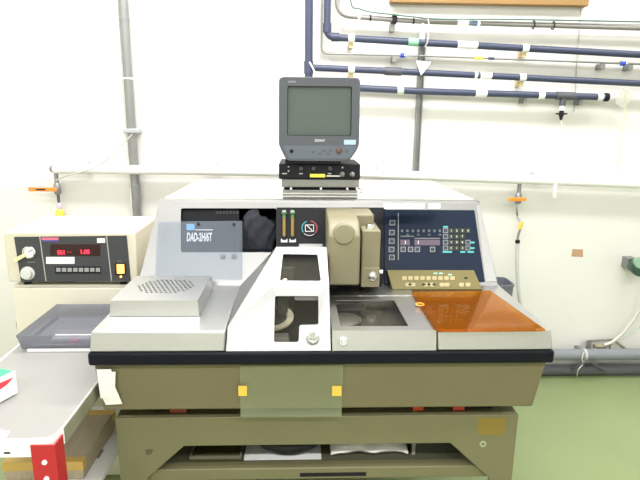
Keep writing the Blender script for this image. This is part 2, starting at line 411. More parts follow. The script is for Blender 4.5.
# recess: black box
nb = [p+Vector((0,.13,0)) for p in rec]
b = MB(); n = len(rec)
fr = [p+Vector((0,.004,0)) for p in rec]
for i in range(n): b.poly([fr[i], fr[(i+1)%n], nb[(i+1)%n], nb[i]])
b.poly(nb); b.build('recess', BLACK, mach, merge=True, flat=True)
pp = roundpoly([F(*p, -.012) for p in ((180,207),(239,207),(239,254),(180,254))], .006)
bpan = MB().prism(pp, -FN*.004).build('name_panel', BLACK, mach)
text('DAD-2H/6T', 'lettering', WINK, bpan, F(199.5,237,-.011), X3, FU, F(199,231.4,-.011).z-F(199,241.6,-.011).z, (F(212,236,-.011)-F(187,236,-.011)).length, bold=.03)
MB().prism([F(*p,-.011) for p in ((186.5,224),(194.5,224),(194.5,230),(186.5,230))], -FN*.001).build('logo_square', SKYB, bpan)
MB().prism([F(*p,-.011) for p in ((195,229.4),(213,229.4),(213,230.2),(195,230.2))], -FN*.001).build('rule_line', WINK, bpan)
b = MB()
for i in range(7): b.prism([F(216+i*3.4+dx, 211+dy, -.011) for dx, dy in ((0,0),(2.2,0),(2.2,2.6),(0,2.6))], -FN*.001)
b.build('faint_lettering', mat('faint_print', (.022,.022,.026), .6), bpan)
b = MB()
for px in (223, 234.4): b.lathe(F(px,257), FN, [(.0105,0),(.0105,.003),(.006,.005),(0,.005)])
b.build('grommet', mat('grey_rubber', (.16,.16,.17), .6), mach)
# acrylic guard sheet bolted in front of the name panel
gs = roundpoly([F(*p,.014) for p in ((157.5,221.5),(242.3,220.8),(242.3,279),(154,279))], .006)
guard = MB().prism(gs, -FN*.004).build('guard_sheet', ACR, mach); guard['label'] = 'hazy clear acrylic guard sheet'
for px in (199.2, 234.4):
    MB().lathe(F(px,225.2,.0005), FN, [(.004,0),(.004,.0138),(.0052,.0140),(.0052,.0165),(0,.017)], 14).build('bolt', BLACKP, guard)
b = MB(); b.prism([F(*p,.0006) for p in ((156,258),(180,258),(180,274),(154,274))], -FN*.0005); b.build('tape_strip', mat('pale_yellow_tape', (.62,.50,.22), .6), mach)
b = MB(); b.prism([F(*p,.0006) for p in ((165,233),(179,233),(179,236.5),(165,236.5))], -FN*.0005); b.build('pale_label', mat('pale_label', (.7,.68,.52), .6), mach)
# --- gauge panel
gp = MB().prism([F(*p,.006) for p in ((276.5,207.5),(385,207.5),(385,284),(322.5,284),(322.5,243.5),(299,243.5),(299,247.5),(276.5,247.5))], -FN*.005).build('gauge_panel', CHAR if False else BLACKP, mach)
for px in (284.2, 292.6):
    P0, P1 = F(px,239,.014), F(px,212.5,.014)
    ft = MB().cyl(P0+(P1-P0)*.08, P0+(P1-P0)*.80, .0062, seg=14).build('flow_tube', BRASSL, mach)
    MB().lathe(P0+(P1-P0)*.80, P1-P0, [(.007,0),(.007,.010),(.0105,.012),(.0105,.018),(.006,.021),(0,.021)], 16).build('tube_cap', GREENK, ft)
    MB().lathe(F(px,212.8,.010), FN, [(.0085,0),(.0085,.010),(.006,.013),(0,.013)], 16).build('valve_knob', CHROME, ft)
    MB().prism([F(px+dx,240.5+dy,.0085) for dx, dy in ((-3.2,-1.7),(3.2,-1.7),(3.2,1.7),(-3.2,1.7))], -FN*.002).build('label', PAPER, ft)
    MB().cyl(P0-(P1-P0)*.02, P0+(P1-P0)*.09, .0075, seg=14).build('tube_base', BLACKP, ft)
DC = F(309.5,228.3,.007)
dial = MB().lathe(DC, FN, [(.034,0),(.034,.003),(.0315,.003),(.0315,.002),(0,.002)], 40).build('dial_gauge', BLACKP, mach)
def arc(P, R0, R1, a0, a1, k=14):
    pts = [P+(X3*math.cos(a0+(a1-a0)*i/k)+FU*math.sin(a0+(a1-a0)*i/k))*R1 for i in range(k+1)]
    pts += [P+(X3*math.cos(a0+(a1-a0)*i/k)+FU*math.sin(a0+(a1-a0)*i/k))*R0 for i in range(k, -1, -1)]
    return pts
b = MB().prism(arc(DC+FN*.0022, .0255, .029, PI*.62, PI*1.2), FN*.0006); b.build('blue_scale', mat('teal_ink', (.05,.30,.36), .6), dial)
b = MB().prism(arc(DC+FN*.0022, .0255, .029, -PI*.25, PI*.45), FN*.0006); b.build('red_scale', mat('dull_red_ink', (.42,.06,.06), .6), dial)
b = MB().frame(rnd(DC+FN*.0022, X3, FU, .032, .026, .002), rnd(DC+FN*.0022, X3, FU, .028, .022, .0015), FN*.0006)
b.prism(arc(DC+FN*.0022, .027, .0285, PI*1.25, PI*1.7), FN*.0006); b.build('scale_frame', WINK, dial)
b = MB().prism([DC+FN*.003+X3*a+FU*c for a, c in ((-.012,.011),(-.009,.012),(.012,-.010),(.010,-.012))], FN*.0006); b.build('needle', WINK, dial)
# --- spindle housing
HY = 1.665
def H(px, py, y=HY): return atY(px, py, y)
hz0 = .955
zc1 = H(344,284).z; zf = H(344,236).z; zt1 = H(342,221,HY+.045).z; ztb = H(342,214,1.80).z
xh0 = H(328.5,260).x; xh1 = H(360,260).x
ytop = HY+.045
hm = (xh0+xh1)/2; hw = (xh1-xh0)/2
prof = [(HY,zc1-.006),(HY,zf),(ytop,zt1),(1.80,ztb),(1.94,ztb),(1.90,zc1-.006)]
sp = MB().prism([Vector((xh0,y,z)) for y,z in prof], (xh1-xh0,0,0)).build('spindle_housing', OLIVE2, mach, .008, seg=3)
bc = H(344, 234.5, HY+.005)
MB().lathe(bc+Vector((0,.006,0)), (0,-1,.15), [(.036,-.02),(.036,.006),(.030,.012),(.016,.0135),(0,.0135)], 36).build('boss', OLIVE2, sp)
# arm on the right of the housing
xs0, xs1 = H(361.5,250,1.70).x, H(380.5,250,1.70).x
za0 = H(372,287,1.70).z; za1 = H(372,267,1.70).z; za2 = H(372,231,1.70).z; za3 = H(372,214.5,1.79).z
arm = MB().box(xs0+.001, xs1, 1.705, 1.86, za0, za2).build('spindle_arm', OLIVE2, mach, .004)
MB().box(xh1-.01, xs1-.012, 1.79, 1.92, za2-.01, za3).build('arm_bridge', OLIVE2, arm, .006)
MB().box(xs0+.001, xs1, 1.697, 1.71, za0, za1-.001).build('clamp_block', OLIVE2, arm, .003)
P = H(370,230,1.735)
MB().lathe(Vector((P.x,1.735,za2)), Z3, [(.014,-.001),(.014,.014),(.012,.017),(.006,.017),(.006,.012),(0,.012)], 6).build('cap_screw', CHROME, arm)
P = H(372.8,276,1.697)
MB().lathe(P, (0,-1,0), [(.016,-.001),(.016,.003),(.012,.003),(.012,.012),(.009,.014),(0,.014)], 20).build('bolt', CHROME, arm)
MB().cyl((xs1-.001,1.75,H(383,274,1.72).z), (xs1+.018,1.75,H(383,274,1.72).z), .007).build('air_fitting', CHROME, arm)
MB().box(xh0-.02, xs1+.02, 1.78, 1.90, .919, zc1-.012).build('slide_base', BLACKP, mach, .003)
# --- control panel (navy)
cpan = MB().prism([F(*p,.012) for p in ((384.5,209.5),(474.5,210),(485,281.5),(384.5,284))], -FN*.011).build('control_panel', NAVY, mach, .001)
def key(px, py, w=5.6, h=5.2, o=.0125, m=WINK, fill=KEYDK, nm='key'):
    q = lambda a, c, e=0.: F(px+a*w/2, py+c*h/2, o+e)
    k = MB().prism([q(-1,-1),q(1,-1),q(1,1),q(-1,1)], -FN*.002).build(nm, fill, cpan)
    s = .74
    MB().frame([q(-1,-1,.0005),q(1,-1,.0005),q(1,1,.0005),q(-1,1,.0005)], [q(-s,-s,.0005),q(s,-s,.0005),q(s,s,.0005),q(-s,s,.0005)], -FN*.001).build('outline', m, cpan)
KO = mat('key_outline', (.24,.25,.26), .6)
for px, py in ((392.4,222.7),(391.9,232.4),(391.7,241.1),(391.5,249.4),(391.9,257.3)): key(px, py, m=KO)
def fl(name, m, pts, o=.0128, par=None): return MB().prism([F(*p, o) for p in pts], -FN*.001).build(name, m, par or cpan)
def rect(name, m, x0, y0, x1, y1, o=.0128, par=None): return fl(name, m, ((x0,y0),(x1,y0),(x1,y1),(x0,y1)), o, par)
rect('divider_line', KO, 397.9, 213, 398.7, 260)
b = MB()
for i in range(8):
    px = 401+i*5.4; b.prism([F(px+dx, 229.5+dy, .0128) for dx, dy in ((0,0),(2.2,0),(2.2,2.6),(0,2.6))], -FN*.001)
    if i % 2: b.prism([F(px+dx, 234+dy, .0128) for dx, dy in ((0,0),(2.5,0),(2.5,1.4),(0,1.4))], -FN*.001)
b.prism([F(*p,.0128) for p in ((400.5,235.6),(414,235.6),(414,237),(400.5,237))], -FN*.001)
b.build('small_lettering', mat('dim_print', (.10,.12,.12), .6), cpan)
rect('display', PINKD, 400.3, 239.6, 409.8, 245.2); rect('display', PINKD, 414.5, 239.6, 440, 245.2)
rect('display_rule', KO, 414.5, 237.9, 440, 238.6)
for px in (405, 418): MB().prism([F(px+dx, 240.6+dy, .0133) for dx, dy in ((0,0),(.7,0),(.7,3.2),(0,3.2))], -FN*.001).build('display_mark', WINK, cpan)
for px in (403.2, 410.6, 417.4, 432.6): key(px, 249.3, 5.2, 5.2, m=KO)
for i, py in enumerate((230.6, 236.4, 242.2, 248)): key(445.6, py, 5.2, 4.6, m=KO)
rect('cyan_mark', CYAN, 443.2, 226, 448, 227.8)
for r, py in enumerate((230.6, 236.4, 242.2, 248)):
    for c, px in enumerate((451.3, 456.8, 462.4, 468)):
        if r == 1 and c == 3: continue
        if r > 1 and c == 3: key(px, py, 4.8, 4.6, m=KO); continue
        rect('key', KEYOL, px-2.2, py-2.2, px+2.2, py+2.2)
        text('1234567890+-C'[(r*4+c) % 13], 'digit', WINK, cpan, F(px, py, .0131), X3, FU, .0075)
for a in ((470.5,241.6,474.5,243.4),(470.5,247.2,474.5,249),(442.6,251,452,252.8),(460.3,251,465.3,252.8),(467.5,251,474,252.8)): rect('cyan_mark', CYAN, *a)
# --- olive keypad below it
KN = Vector((0,-.78,.62)).normalized(); KU = Vector((0,.62,.78)).normalized()
KP = atZ(430, 289.5, ZD+.004)
def K(px, py, o=0.): return onP(px, py, KP+KN*o, KN)
kq = [K(387,269.8),K(474,270),K(482.5,289.3),K(392.5,289.3)]
kp = MB().prism(kq, -KN*.018).build('keypad', mat('olive_keypad', (.15,.125,.032), .45, noise=.1, nscale=12), mach, .002)
MB().hexa([kq[3]-KN*.019, kq[2]-KN*.019, kq[2]-KN*.019+Vector((0,.05,-.001)), kq[3]-KN*.019+Vector((0,.05,-.001)), kq[0]-KN*.019, kq[1]-KN*.019, kq[1]-KN*.019+Vector((0,.02,0)), kq[0]-KN*.019+Vector((0,.02,0))]).build('keypad_bracket', BLACKP, mach)
def kr(name, m, px, py, w, h, o=.001): return MB().prism(roundpoly([K(px+a*w/2, py+c*h/2, o) for a, c in ((-1,-1),(1,-1),(1,1),(-1,1))], .004), -KN*.002).build(name, m, kp)
for i in range(9): kr('button', KEYCR, 404.5+i*6.0, 278, 4.6, 3.8)
for px in (408,413,426,432,442,447,461.5,468): kr('button', KEYCR, px, 284.6, 4.8, 3.8)
for px in (410,424,429,434): kr('dark_mark', BLACKP, px, 284.3, 3, 1.8, .002)
kr('dark_mark', BLACKP, 466, 277.8, 3.6, 1.4, .0015)
for px, py in ((435.5,273.3),(441,273.3),(450,274.6)): kr('cyan_mark', mat('pale_cyan_ink', (.30,.62,.50), .6), px, py, 4, 1.3)
# --- amber acrylic cover over the right side of the deck
aq = [atZ(*p, ZD+.010) for p in ((411.5,291),(490.5,290.5),(546,330),(437.5,331))]
am = MB().prism(roundpoly(aq, .004), (0,0,-.004)).build('amber_cover', AMBER, mach); am['label'] = 'see-through amber acrylic lid'
for px, py in ((415,293.5),(486,293),(538,328.5),(440,329)):
    P = atZ(px, py, ZD+.006); MB().lathe((P.x,P.y,ZD-.001), Z3, [(.005,0),(.005,.0065),(0,.0066)], 12).build('standoff', mat('clear_pad', (.6,.35,.1), .4), am)
P = atZ(420,304,ZD+.011); MB().torus((P.x,P.y,ZD+.010), Z3, .012, .002, 20, 6).build('finger_hole_rim', mat('bright_orange', (.9,.4,.05), .4), am)
b = MB()
for r in range(4):
    for c in range(6):
        P = atZ(425+c*8+r*2, 303+r*6, ZD); b.box(P.x-.008, P.x+.008, P.y-.006, P.y+.006, ZD, ZD+.002)
b.build('covered_keys', mat('dim_keys', (.46,.46,.455), .4, 1.), mach)
# --- redacted white label strips on the hood edge
b = MB()
for x0, x1 in ((384,424),(429,440)):
    b.prism([atZ(px, py, HT+.0034) for px, py in ((x0,208.5),(x1,208.5),(x1,203.5),(x0,203.5))], (0,0,.0004))
b.build('label_strip', WHITEP, mach)

# --- black cloth stuffed in the recess
b = MB(); rings = []
c0 = F(257, 236, -.05)
cw, ch = .066, F(257,209,-.05).z-c0.z
for i in range(25):
    t = i/24; a = PI*t; ring = []
    for j in range(40):
        q = 2*PI*j/40
        rr = math.sin(a)**.5*(1+.10*math.sin(3*q+i*.5)+.08*math.sin(7*q-i*.8)+.05*math.sin(11*q+i*1.7))
        lean = .018*(1-t)
        zz = -ch*.98*math.cos(a)*(1-.22*math.cos(q)*(t)) 
        ring.append(c0+Vector((cw*rr*math.cos(q)-lean+.012, .034*rr*math.sin(q), max(zz-.01, -ch*.98)+.004*math.sin(5*q+i))))
    rings.append(ring)
b.rings(rings); o = b.build('cloth_bundle', CLOTH, None, subd=1)
tag(o, 'crumpled black cloth stuffed in the recess behind the acrylic guard of the machine', 'cloth')
# --- perforated box on the left deck
zb = ZD+.001
p = [atZ(108.5,318,zb), atZ(198,315,zb)]
pb0 = atZ(109,316,zb)
zt_ = ZD+.048
q = [atZ(110.5,300.5,zt_), atZ(197.5,300.5,zt_), atZ(212,275,zt_), atZ(137.5,274,zt_)]
xl, xr, y0, y1 = q[0].x, q[1].x, (q[0].y+q[1].y)/2, min((q[2].y+q[3].y)/2, 1.765)
def perf(x0, x1, y0, y1, z0, z1):
    r = .0050; holes = []
    cx, cy = (x0+x1)/2+.002, (y0+y1)/2+.012
    k = 11; sx = .0145; sy = .0155
    for i in range(-6, 7):
        for j in range(-4, 5):
            x = cx+i*sx+(j % 2)*sx/2; y = cy+j*sy
            if ((x-cx)/.092)**2+((y-cy)/.074)**2 < 1.0:
                holes.append([Vector((x+r*math.cos(2*PI*t/8), y+r*math.sin(2*PI*t/8), z1)) for t in range(8)])
    b = MB().holed([(x0,y0,z1),(x1,y0,z1),(x1,y1,z1),(x0,y1,z1)], holes)
    T = [Vector(v) for v in ((x0,y0,z1),(x1,y0,z1),(x1,y1,z1),(x0,y1,z1))]; B = [Vector((v.x+(-.004 if v.x == x0 else .004), v.y-(.006 if v.y == y0 else 0), z0)) for v in T]
    for i in range(4): b.poly([T[i], T[(i+1)%4], B[(i+1)%4], B[i]])
    return b
pt = thing('perforated_box', 'low steel box with punched lid sitting on the left deck of the machine', 'box', ((xl+xr)/2, (y0+y1)/2, ZD))
perf(xl, xr, y0, y1, zb, zt_).build('box_lid', STEEL, pt, merge=True, flat=True, solid=.002)
MB().box(xl+.004, xr-.004, y0+.004, y1-.004, zb, zb+.012).build('inner_tray', mat('tray_grey', (.25,.25,.25), .5), pt)

# --- acrylic sheet taped over the front of the lower panel
LN = Vector((0,-.204,-.035)).normalized()
def LP(px, py, o=0.): return onP(px, py, Vector((0,1.395,.861))+LN*o, LN)
sq = roundpoly([LP(*p,.009) for p in ((239.5,366.5),(343.5,365.5),(341.5,417),(240.5,417.5))], .003)
sh = thing('acrylic_sheet', 'greenish clear acrylic sheet taped to the front of the machine', 'sheet', LP(291,417,.006))
MB().prism(sq, -LN*.004).build('pane', ACR2, sh)
for x0, x1, nm in ((238.3,247,'tape'),(332,341.5,'tape')):
    MB().prism([LP(*p,.0105) for p in ((x0,386),(x1,386),(x1,396),(x0,396))], -LN*.001).build(nm, YELLOW, sh)
# paper tags
t1 = MB().prism([LP(*p,.010) for p in ((96.5,369.5),(111,369.3),(111.5,372),(115.5,372),(115,388),(117,398),(100.5,398.5))], -LN*.0008).build('paper_tag', PAPER)
tag(t1, 'upper white paper tag stuck on the left end of the machine front', 'tag')
t2 = MB().prism([LP(*p,.0085) for p in ((100,394),(114.8,386),(122.3,404),(106,405)) ], -LN*.0008).build('paper_tag', PAPER)
tag(t2, 'lower slanted white paper tag half under another on the machine front', 'tag')

# ------------------------------------------------------------------ machine stand
SY = 1.463
st = thing('machine_stand', 'olive-grey steel stand with angled gussets carrying the machine', 'stand', (.06, 1.95, 0))
sx0, sx1 = -.556, .672
xiL, xiR = atY(184, 447, SY).x, atY(450, 447, SY).x
gLx, gRx = sx0+.085, sx1-.075
def fframe(y0, y1):
    zl = .515-(xiL-gLx)*.95; zr = .515-(gRx-xiR)*.95
    pts = [(sx0,0),(sx0,.612),(sx1,.612),(sx1,0),(gRx,0),(gRx,zr),(xiR,.515),(xiL,.515),(gLx,zl),(gLx,0)]
    return MB().prism([Vector((x,y0,z)) for x,z in pts], (0,y1-y0,0))
fframe(SY, SY+.010).build('front_frame', STANDP, st, .002)
fframe(2.54, 2.55).build('rear_frame', STANDP, st, .002)
for x in (sx0, sx1-.05):
    MB().box(x, x+.05, SY+.0105, 2.5395, .515, .612).build('side_beam', STANDP, st, .003)
    for y in (SY+.0105, 2.50): MB().box(x, x+.008, y, y+.039, 0, .5145).build('leg_flange', STANDP, st)
MB().box(sx0+.051, sx1-.051, SY+.011, 2.539, .60, .6115).build('top_plate', STANDP, st)
MB().box(sx0+.076, sx1-.076, SY+.012, SY+.05, .385, .425).build('lower_rail', STANDP, st, .003)
MB().box(sx0+.076, sx1-.076, 2.46, 2.499, .385, .425).build('lower_rail', STANDP, st, .003)
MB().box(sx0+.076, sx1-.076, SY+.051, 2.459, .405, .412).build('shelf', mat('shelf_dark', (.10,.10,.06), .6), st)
a0, a1 = atY(300,473,SY+.012), atY(366,476,SY+.012)
MB().box(a0.x, a1.x, SY+.010, SY+.0125, a1.z+.002, a0.z).build('rail_slot', BLACKP, st)
MB().prism([atY(*p, SY-.0005) for p in ((478.5,417.8),(506.5,418.2),(504,435.5),(477.5,434.5))], (0,.0008,0)).build('brown_label', GOLDB, st)
MB().lathe(atY(483,444,SY-.0005), (0,-1,0), [(.011,-.004),(.011,.001),(.005,.001),(.005,-.002),(0,-.002)], 16).build('plug', mat('pale_green_plug', (.33,.36,.22), .5), st)
MB().prism([atY(*p, SY-.0004) for p in ((145.5,449.3),(153.5,449.5),(151,454.5),(146,455))], (0,.0006,0)).build('paint_chip', mat('bare_chip', (.07,.07,.04), .7), st)
# red wedges on the stand top
for nm, px0, px1, lab in (('rubber_wedge',168,185,'dull red rubber wedge under the left end of the machine'),('rubber_wedge',415,426,'small red rubber wedge under the right half of the machine, nearer the middle'),('rubber_wedge',456,468,'red rubber wedge under the right end of the machine')):
    c = (px0+px1)/2; P0 = atZ(px0, 417, .612); P1 = atZ(px1, 417, .612)
    o = MB().prism([(P0.x,1.487,.6125),(P0.x,1.487,.630),(P0.x,1.52,.640),(P0.x,1.52,.6125)], (P1.x-P0.x,0,0)).build('rubber_wedge', REDP if c > 300 else mat('dull_red', (.30,.06,.03), .6), None, .002)
    tag(o, lab, 'wedge', 'red wedges under the machine')
# things on the stand shelf
zs = .4125
def sb(px): return atZ(px, 462, .44).x
o = thing('shallow_tray', 'shallow dark olive tray with a pale rim on the stand shelf at left', 'tray', (sb(212), 1.62, zs))
tx0, tx1 = sb(187), sb(240)
MB().box(tx0, tx1, 1.525, 1.74, zs, zs+.012).build('tray_base', mat('dark_olive_plastic', (.075,.075,.03), .35), o)
b = MB(); b.frame([(tx0,1.525,zs+.0125),(tx1,1.525,zs+.0125),(tx1,1.74,zs+.0125),(tx0,1.74,zs+.0125)], [(tx0+.006,1.531,zs+.0125),(tx1-.006,1.531,zs+.0125),(tx1-.006,1.734,zs+.0125),(tx0+.006,1.734,zs+.0125)], (0,0,.010)); b.build('tray_rim', mat('tray_rim_olive', (.16,.16,.11), .3), o)
P = atZ(285, 462, zs+.003)
o = MB().box(sb(242), sb(322), 1.535, 1.80, zs, zs+.004).build('paper_sheet', PAPER); tag(o, 'white sheet under the black coil on the stand shelf', 'paper')
o = MB().torus((sb(288), 1.655, zs+.030), Z3, .098, .024, 40, 10).torus((sb(288), 1.655, zs+.066), Z3, .092, .012, 40, 8).build('hose_coil', mat('black_hose', (.015,.015,.017), .5, bump=.3, nscale=60)); tag(o, 'coiled black hose lying on a white sheet on the stand shelf', 'hose')
# white bag
b = MB(); rings = []
bx0, bx1 = sb(332), sb(412)
for i in range(15):
    t = i/14; x = bx0+(bx1-bx0)*t; ring = []
    hh = .028*(math.sin(PI*(t*.9+.05))**.4)*(1+.12*math.sin(9*t)+.1*math.sin(21*t)); yy = .085*(1+.06*math.sin(13*t))
    for j in range(14):
        a = 2*PI*j/14; ring.append((x, 1.615+yy*math.cos(a)*.9, zs+hh+hh*.97*math.sin(a)))
    rings.append(ring)
b.rings(rings); o = b.build('plastic_bag', BAG); tag(o, 'crumpled white plastic bag on the stand shelf beside the black coil', 'bag')
o = thing('storage_box', 'dark low box on the stand shelf at the right gusset', 'box', (sb(440),1.6,zs))
MB().box(sb(416.5), sb(470), 1.56, 1.78, zs, zs+.045).build('box_body', mat('dark_box', (.045,.05,.035), .4), o, .003)
MB().box(sb(417), sb(420.5), 1.553, 1.5595, zs, zs+.047).build('corner_strip', mat('rim_grey', (.3,.3,.25), .3), o)

# ------------------------------------------------------------------ monitor stack on the hood
TY = 1.985
zst = HT+.0005
ms = thing('monitor_stand', 'low chrome rail stand on top of the machine under the black control unit', 'stand', (.068, TY+.12, HT))
xs_0, xs_1 = atY(281.5,190,TY).x, atY(359,190,TY).x
z1 = atY(320,179,TY).z
b = MB(); b.box(xs_0, xs_1, TY, TY+.26, zst+.045, z1); b.build('top_plate', STEEL2, ms, .003)
b = MB(); b.box(xs_0+.004, xs_1-.004, TY+.012, TY+.25, zst, zst+.034); b.build('lower_case', STEEL2, ms, .003)
b = MB(); b.box(xs_0+.01, xs_1-.01, TY+.02, TY+.24, zst+.0345, zst+.0445); b.build('dark_gap', BLACKP, ms)
for px in (291, 321, 347.5): 
    x = atY(px,186,TY).x; MB().box(x-.004, x+.004, TY+.004, TY+.02, zst+.0345, zst+.0445).build('spacer', CHROME, ms)
for z in (zst+.008, zst+.019): MB().box(xs_0, xs_1, TY+.006, TY+.0115, z, z+.004).build('ridge', CHROME, ms)
x = xs_1; MB().tube([(x-.001,TY+.03,zst+.038),(x+.012,TY+.02,zst+.035),(x+.014,TY+.03,zst+.022),(x-.003,TY+.03,zst+.018)], .003, 8, 4).build('latch', CHROME, ms)
cu = thing('control_unit', 'slim black control unit between the monitor and the chrome stand', 'control unit', (.068, TY+.1, z1))
cx0, cx1 = atY(278.8,170,TY-.01).x, atY(360.3,170,TY-.01).x
cz0, cz1 = z1+.0005, atY(320,164,TY-.01).z
MB().box(cx0, cx1, TY-.01, TY+.22, cz0, cz1).build('case', BLACKP, cu, .003)
cc = lambda px, py: atY(px, py, TY-.011)
for px in (301, 313.5, 330): MB().lathe(cc(px,168.5), (0,-1,0), [(.0075,-.001),(.0075,.010),(.0055,.012),(0,.012)], 16).build('knob', CHAR, cu)
for px, py in ((288.5,166.7),(288.5,171),(342.5,167.5)): MB().lathe(cc(px,py), (0,-1,0), [(.003,-.001),(.003,.002),(0,.0025)], 10).build('indicator', WIRE, cu)
for px, w in ((284.5,5),(301,3.5),(329.5,3.5)):
    P = cc(px,173.6); MB().box(P.x-w*.0018, P.x+w*.0018, P.y-.0008, P.y+.001, P.z-.002, P.z+.002).build('caption', WIRE, cu)
for px in (342, 352): MB().lathe(cc(px,174.3), (0,-1,0), [(.0095,-.001),(.0095,.008),(.006,.012),(.004,.018),(0,.018)], 16).build('socket', GREYM, cu)
P = cc(317.5,175.6); MB().box(P.x-.028, P.x+.028, P.y-.002, P.y+.001, P.z-.006, P.z+.006).build('yellow_label', YELLOWB, cu)
P = cc(334,176); MB().box(P.x-.028, P.x+.028, P.y-.0012, P.y+.001, P.z-.002, P.z+.002).build('pale_label', WIREP, cu)

tv = thing('crt_monitor', 'small grey tube monitor with a dark green screen on top of the machine stack', 'monitor', (.07, TY+.1, cz1))
t = lambda px, py, y=TY-.035: atY(px, py, y)
TYF = TY-.035
x0, x1 = t(278.3,110).x, t(360.3,110).x; ztp = t(319,77).z; zbt = t(319,161.5).z; zk = t(319,145).z
xb0, xb1 = t(286.5,161).x, t(349,161).x
outl = roundpoly([Vector(p) for p in ((x0+.002,TYF,ztp),(x1-.002,TYF,ztp),(x1,TYF,zk),(x1-.010,TYF,zk-.022),(xb1,TYF,zbt),(xb0,TYF,zbt),(x0+.010,TYF,zk-.022),(x0,TYF,zk))], .018, 4)
cen = Vector(((x0+x1)/2, TYF, (ztp+zbt)/2))
def sc(p, k, dy, kz=None): q = p-cen; return cen+Vector((q.x*k, dy, q.z*(kz or k)))
scr = roundpoly([t(*p) for p in ((287.5,86),(352,86.5),(351.2,136),(287,135.5))], .008, 4)
bodyr = [[sc(p,.985,0) for p in outl], [sc(p,1,.008) for p in outl], [sc(p,1,.10) for p in outl], [sc(p,.93,.12) for p in outl], [sc(p,.72,.24,.78) for p in outl], [sc(p,.66,.28,.70) for p in outl]]
b = MB().rings(bodyr, cap=False); b.poly(bodyr[-1]); b.holed(bodyr[0], [scr]); b.build('cabinet', TVG, tv, merge=True)
ins = [sc2+Vector((0,.010,0)) for sc2 in [cs*.985+sum(scr, Vector())/len(scr)*.015 for cs in scr]]
b = MB(); n = len(scr)
for i in range(n): b.poly([scr[i], scr[(i+1)%n], ins[(i+1)%n], ins[i]])
b.build('bezel', BLACKP, tv, merge=True)
# curved glass
sc0 = sum(ins, Vector())/n; rg = []
for k in range(6):
    f = 1-k/5.5; rg.append([sc0+(p-sc0)*max(f,.02)*1.01+Vector((0,.001-.004*(1-f*f),0)) for p in ins])
b = MB(); 
R_ = [[b.bm.verts.new(p) for p in r] for r in rg]
for a_, c_ in zip(R_, R_[1:]):
    for i in range(n): b.bm.faces.new([a_[i], a_[(i+1)%n], c_[(i+1)%n], c_[i]])
b.bm.faces.new(R_[-1]); b.build('screen', SCREEN, tv)
MB().prism(roundpoly([t(*p, TYF-.001) for p in ((282,145.5),(357.5,146),(349.5,158.5),(289,158.5))], .004), (0,.002,0)).build('lower_fascia', TVG2, tv)
text('SONY', 'maker_lettering', WINK, tv, t(320,140.5,TYF-.0004), X3, Z3, .0085, .037, depth=.0008, bold=.015)
MB().prism([t(*p, TYF-.0004) for p in ((288,80.8),(296,80.8),(296,82.6),(288,82.6))], (0,.001,0)).build('faint_print', mat('dim_white_ink', (.22,.23,.25), .6), tv)
MB().prism([t(*p, TYF-.0006) for p in ((344,139.8),(356,139.8),(355.6,144.6),(344,144.6))], (0,.001,0)).build('blue_sticker', mat('pale_blue_sticker', (.42,.58,.80), .5), tv)
MB().lathe(t(291.5,151.3,TYF-.001), (0,-1,0), [(.007,-.001),(.007,.001),(.004,.001),(.004,.0002),(0,.0002)], 16).build('jack', BLACKP, tv)
for px, py in ((313,152),(320,153.5),(324,150.3),(330.5,150.3),(328,154),(347,151)): MB().prism(rnd(t(px,py,TYF-.003), X3, Z3, .011, .007, .002), (0,.002,0)).build('button', TVG, tv)
MB().lathe(t(339,150.5,TYF-.001), (0,-1,0), [(.011,-.001),(.011,.004),(.008,.006),(0,.006)], 18).build('sensor', mat('brown_sensor', (.12,.06,.045), .4), tv)
MB().box(t(285,163).x, t(341,163).x, TYF+.01, TYF+.2, cz1+.0005, zbt+.006).build('pedestal', BLACKP, tv, .003)

# ------------------------------------------------------------------ vacuum controller and its cabinet at left
VY = 2.0
V = lambda px, py, o=0.: atY(px, py, VY-o)
vz1 = 1.066; vz0 = .870
vx0, vx1 = -1.118, -.628
vc = thing('vacuum_controller', 'cream bench controller with a black front and red digits on the cream cabinet', 'controller', ((vx0+vx1)/2, 2.15, vz0))
MB().box(vx0, vx1, VY, 2.34, vz0, vz1).build('case', mat('controller_cream', (.66,.615,.50), .45, noise=.03, nscale=4), vc, .006)
vp = [V(14,237,.003), V(126.5,235.7,.003), V(130.7,281,.003), V(21,282,.003)]
vpan = MB().prism(vp, (0,.0025,0)).build('front_panel', CHAR, vc)
def vr(name, m, x0, y0, x1, y1, o=.0045, th=.0015, par=None):
    return MB().prism([V(x0,y0,o), V(x1,y0,o), V(x1+.0*(y1-y0),y1,o), V(x0,y1,o)], (0,th,0)).build(name, m, par or vpan)
for a, c in (((39.6,236.6),(46,281.6)), ((106.4,236),(111.5,281.2))):
    MB().prism([V(a[0]-.4,a[1],.0042),V(a[0]+.5,a[1],.0042),V(c[0]+.5,c[1],.0042),V(c[0]-.4,c[1],.0042)], (0,.001,0)).build('divider_line', WIRE, vpan)
g = MB().lathe(V(30,251.8,.003), (0,-1,0), [(.0235,-.001),(.0235,.012),(.020,.014),(.020,.010),(0,.010)], 30).build('pressure_gauge', CHROME, vc)
MB().lathe(V(30,251.8,.0135), (0,-1,0), [(.0195,-.0005),(.0195,.0004),(0,.0004)], 30).build('gauge_face', PAPER, g)
P = V(30.3,251.8,.0145); MB().prism([P+Vector(q) for q in ((-.008,0,.001),(-.007,0,-.002),(.010,0,.006),(.009,0,.008))], (0,.0005,0)).build('needle', INK, g)
MB().prism([V(*p,.018) for p in ((25.5,252.5),(26.5,256),(14.5,262.8),(12.8,259))], (0,.0015,0)).build('paper_flag', mat('cream_tape', (.78,.72,.42), .6), g)
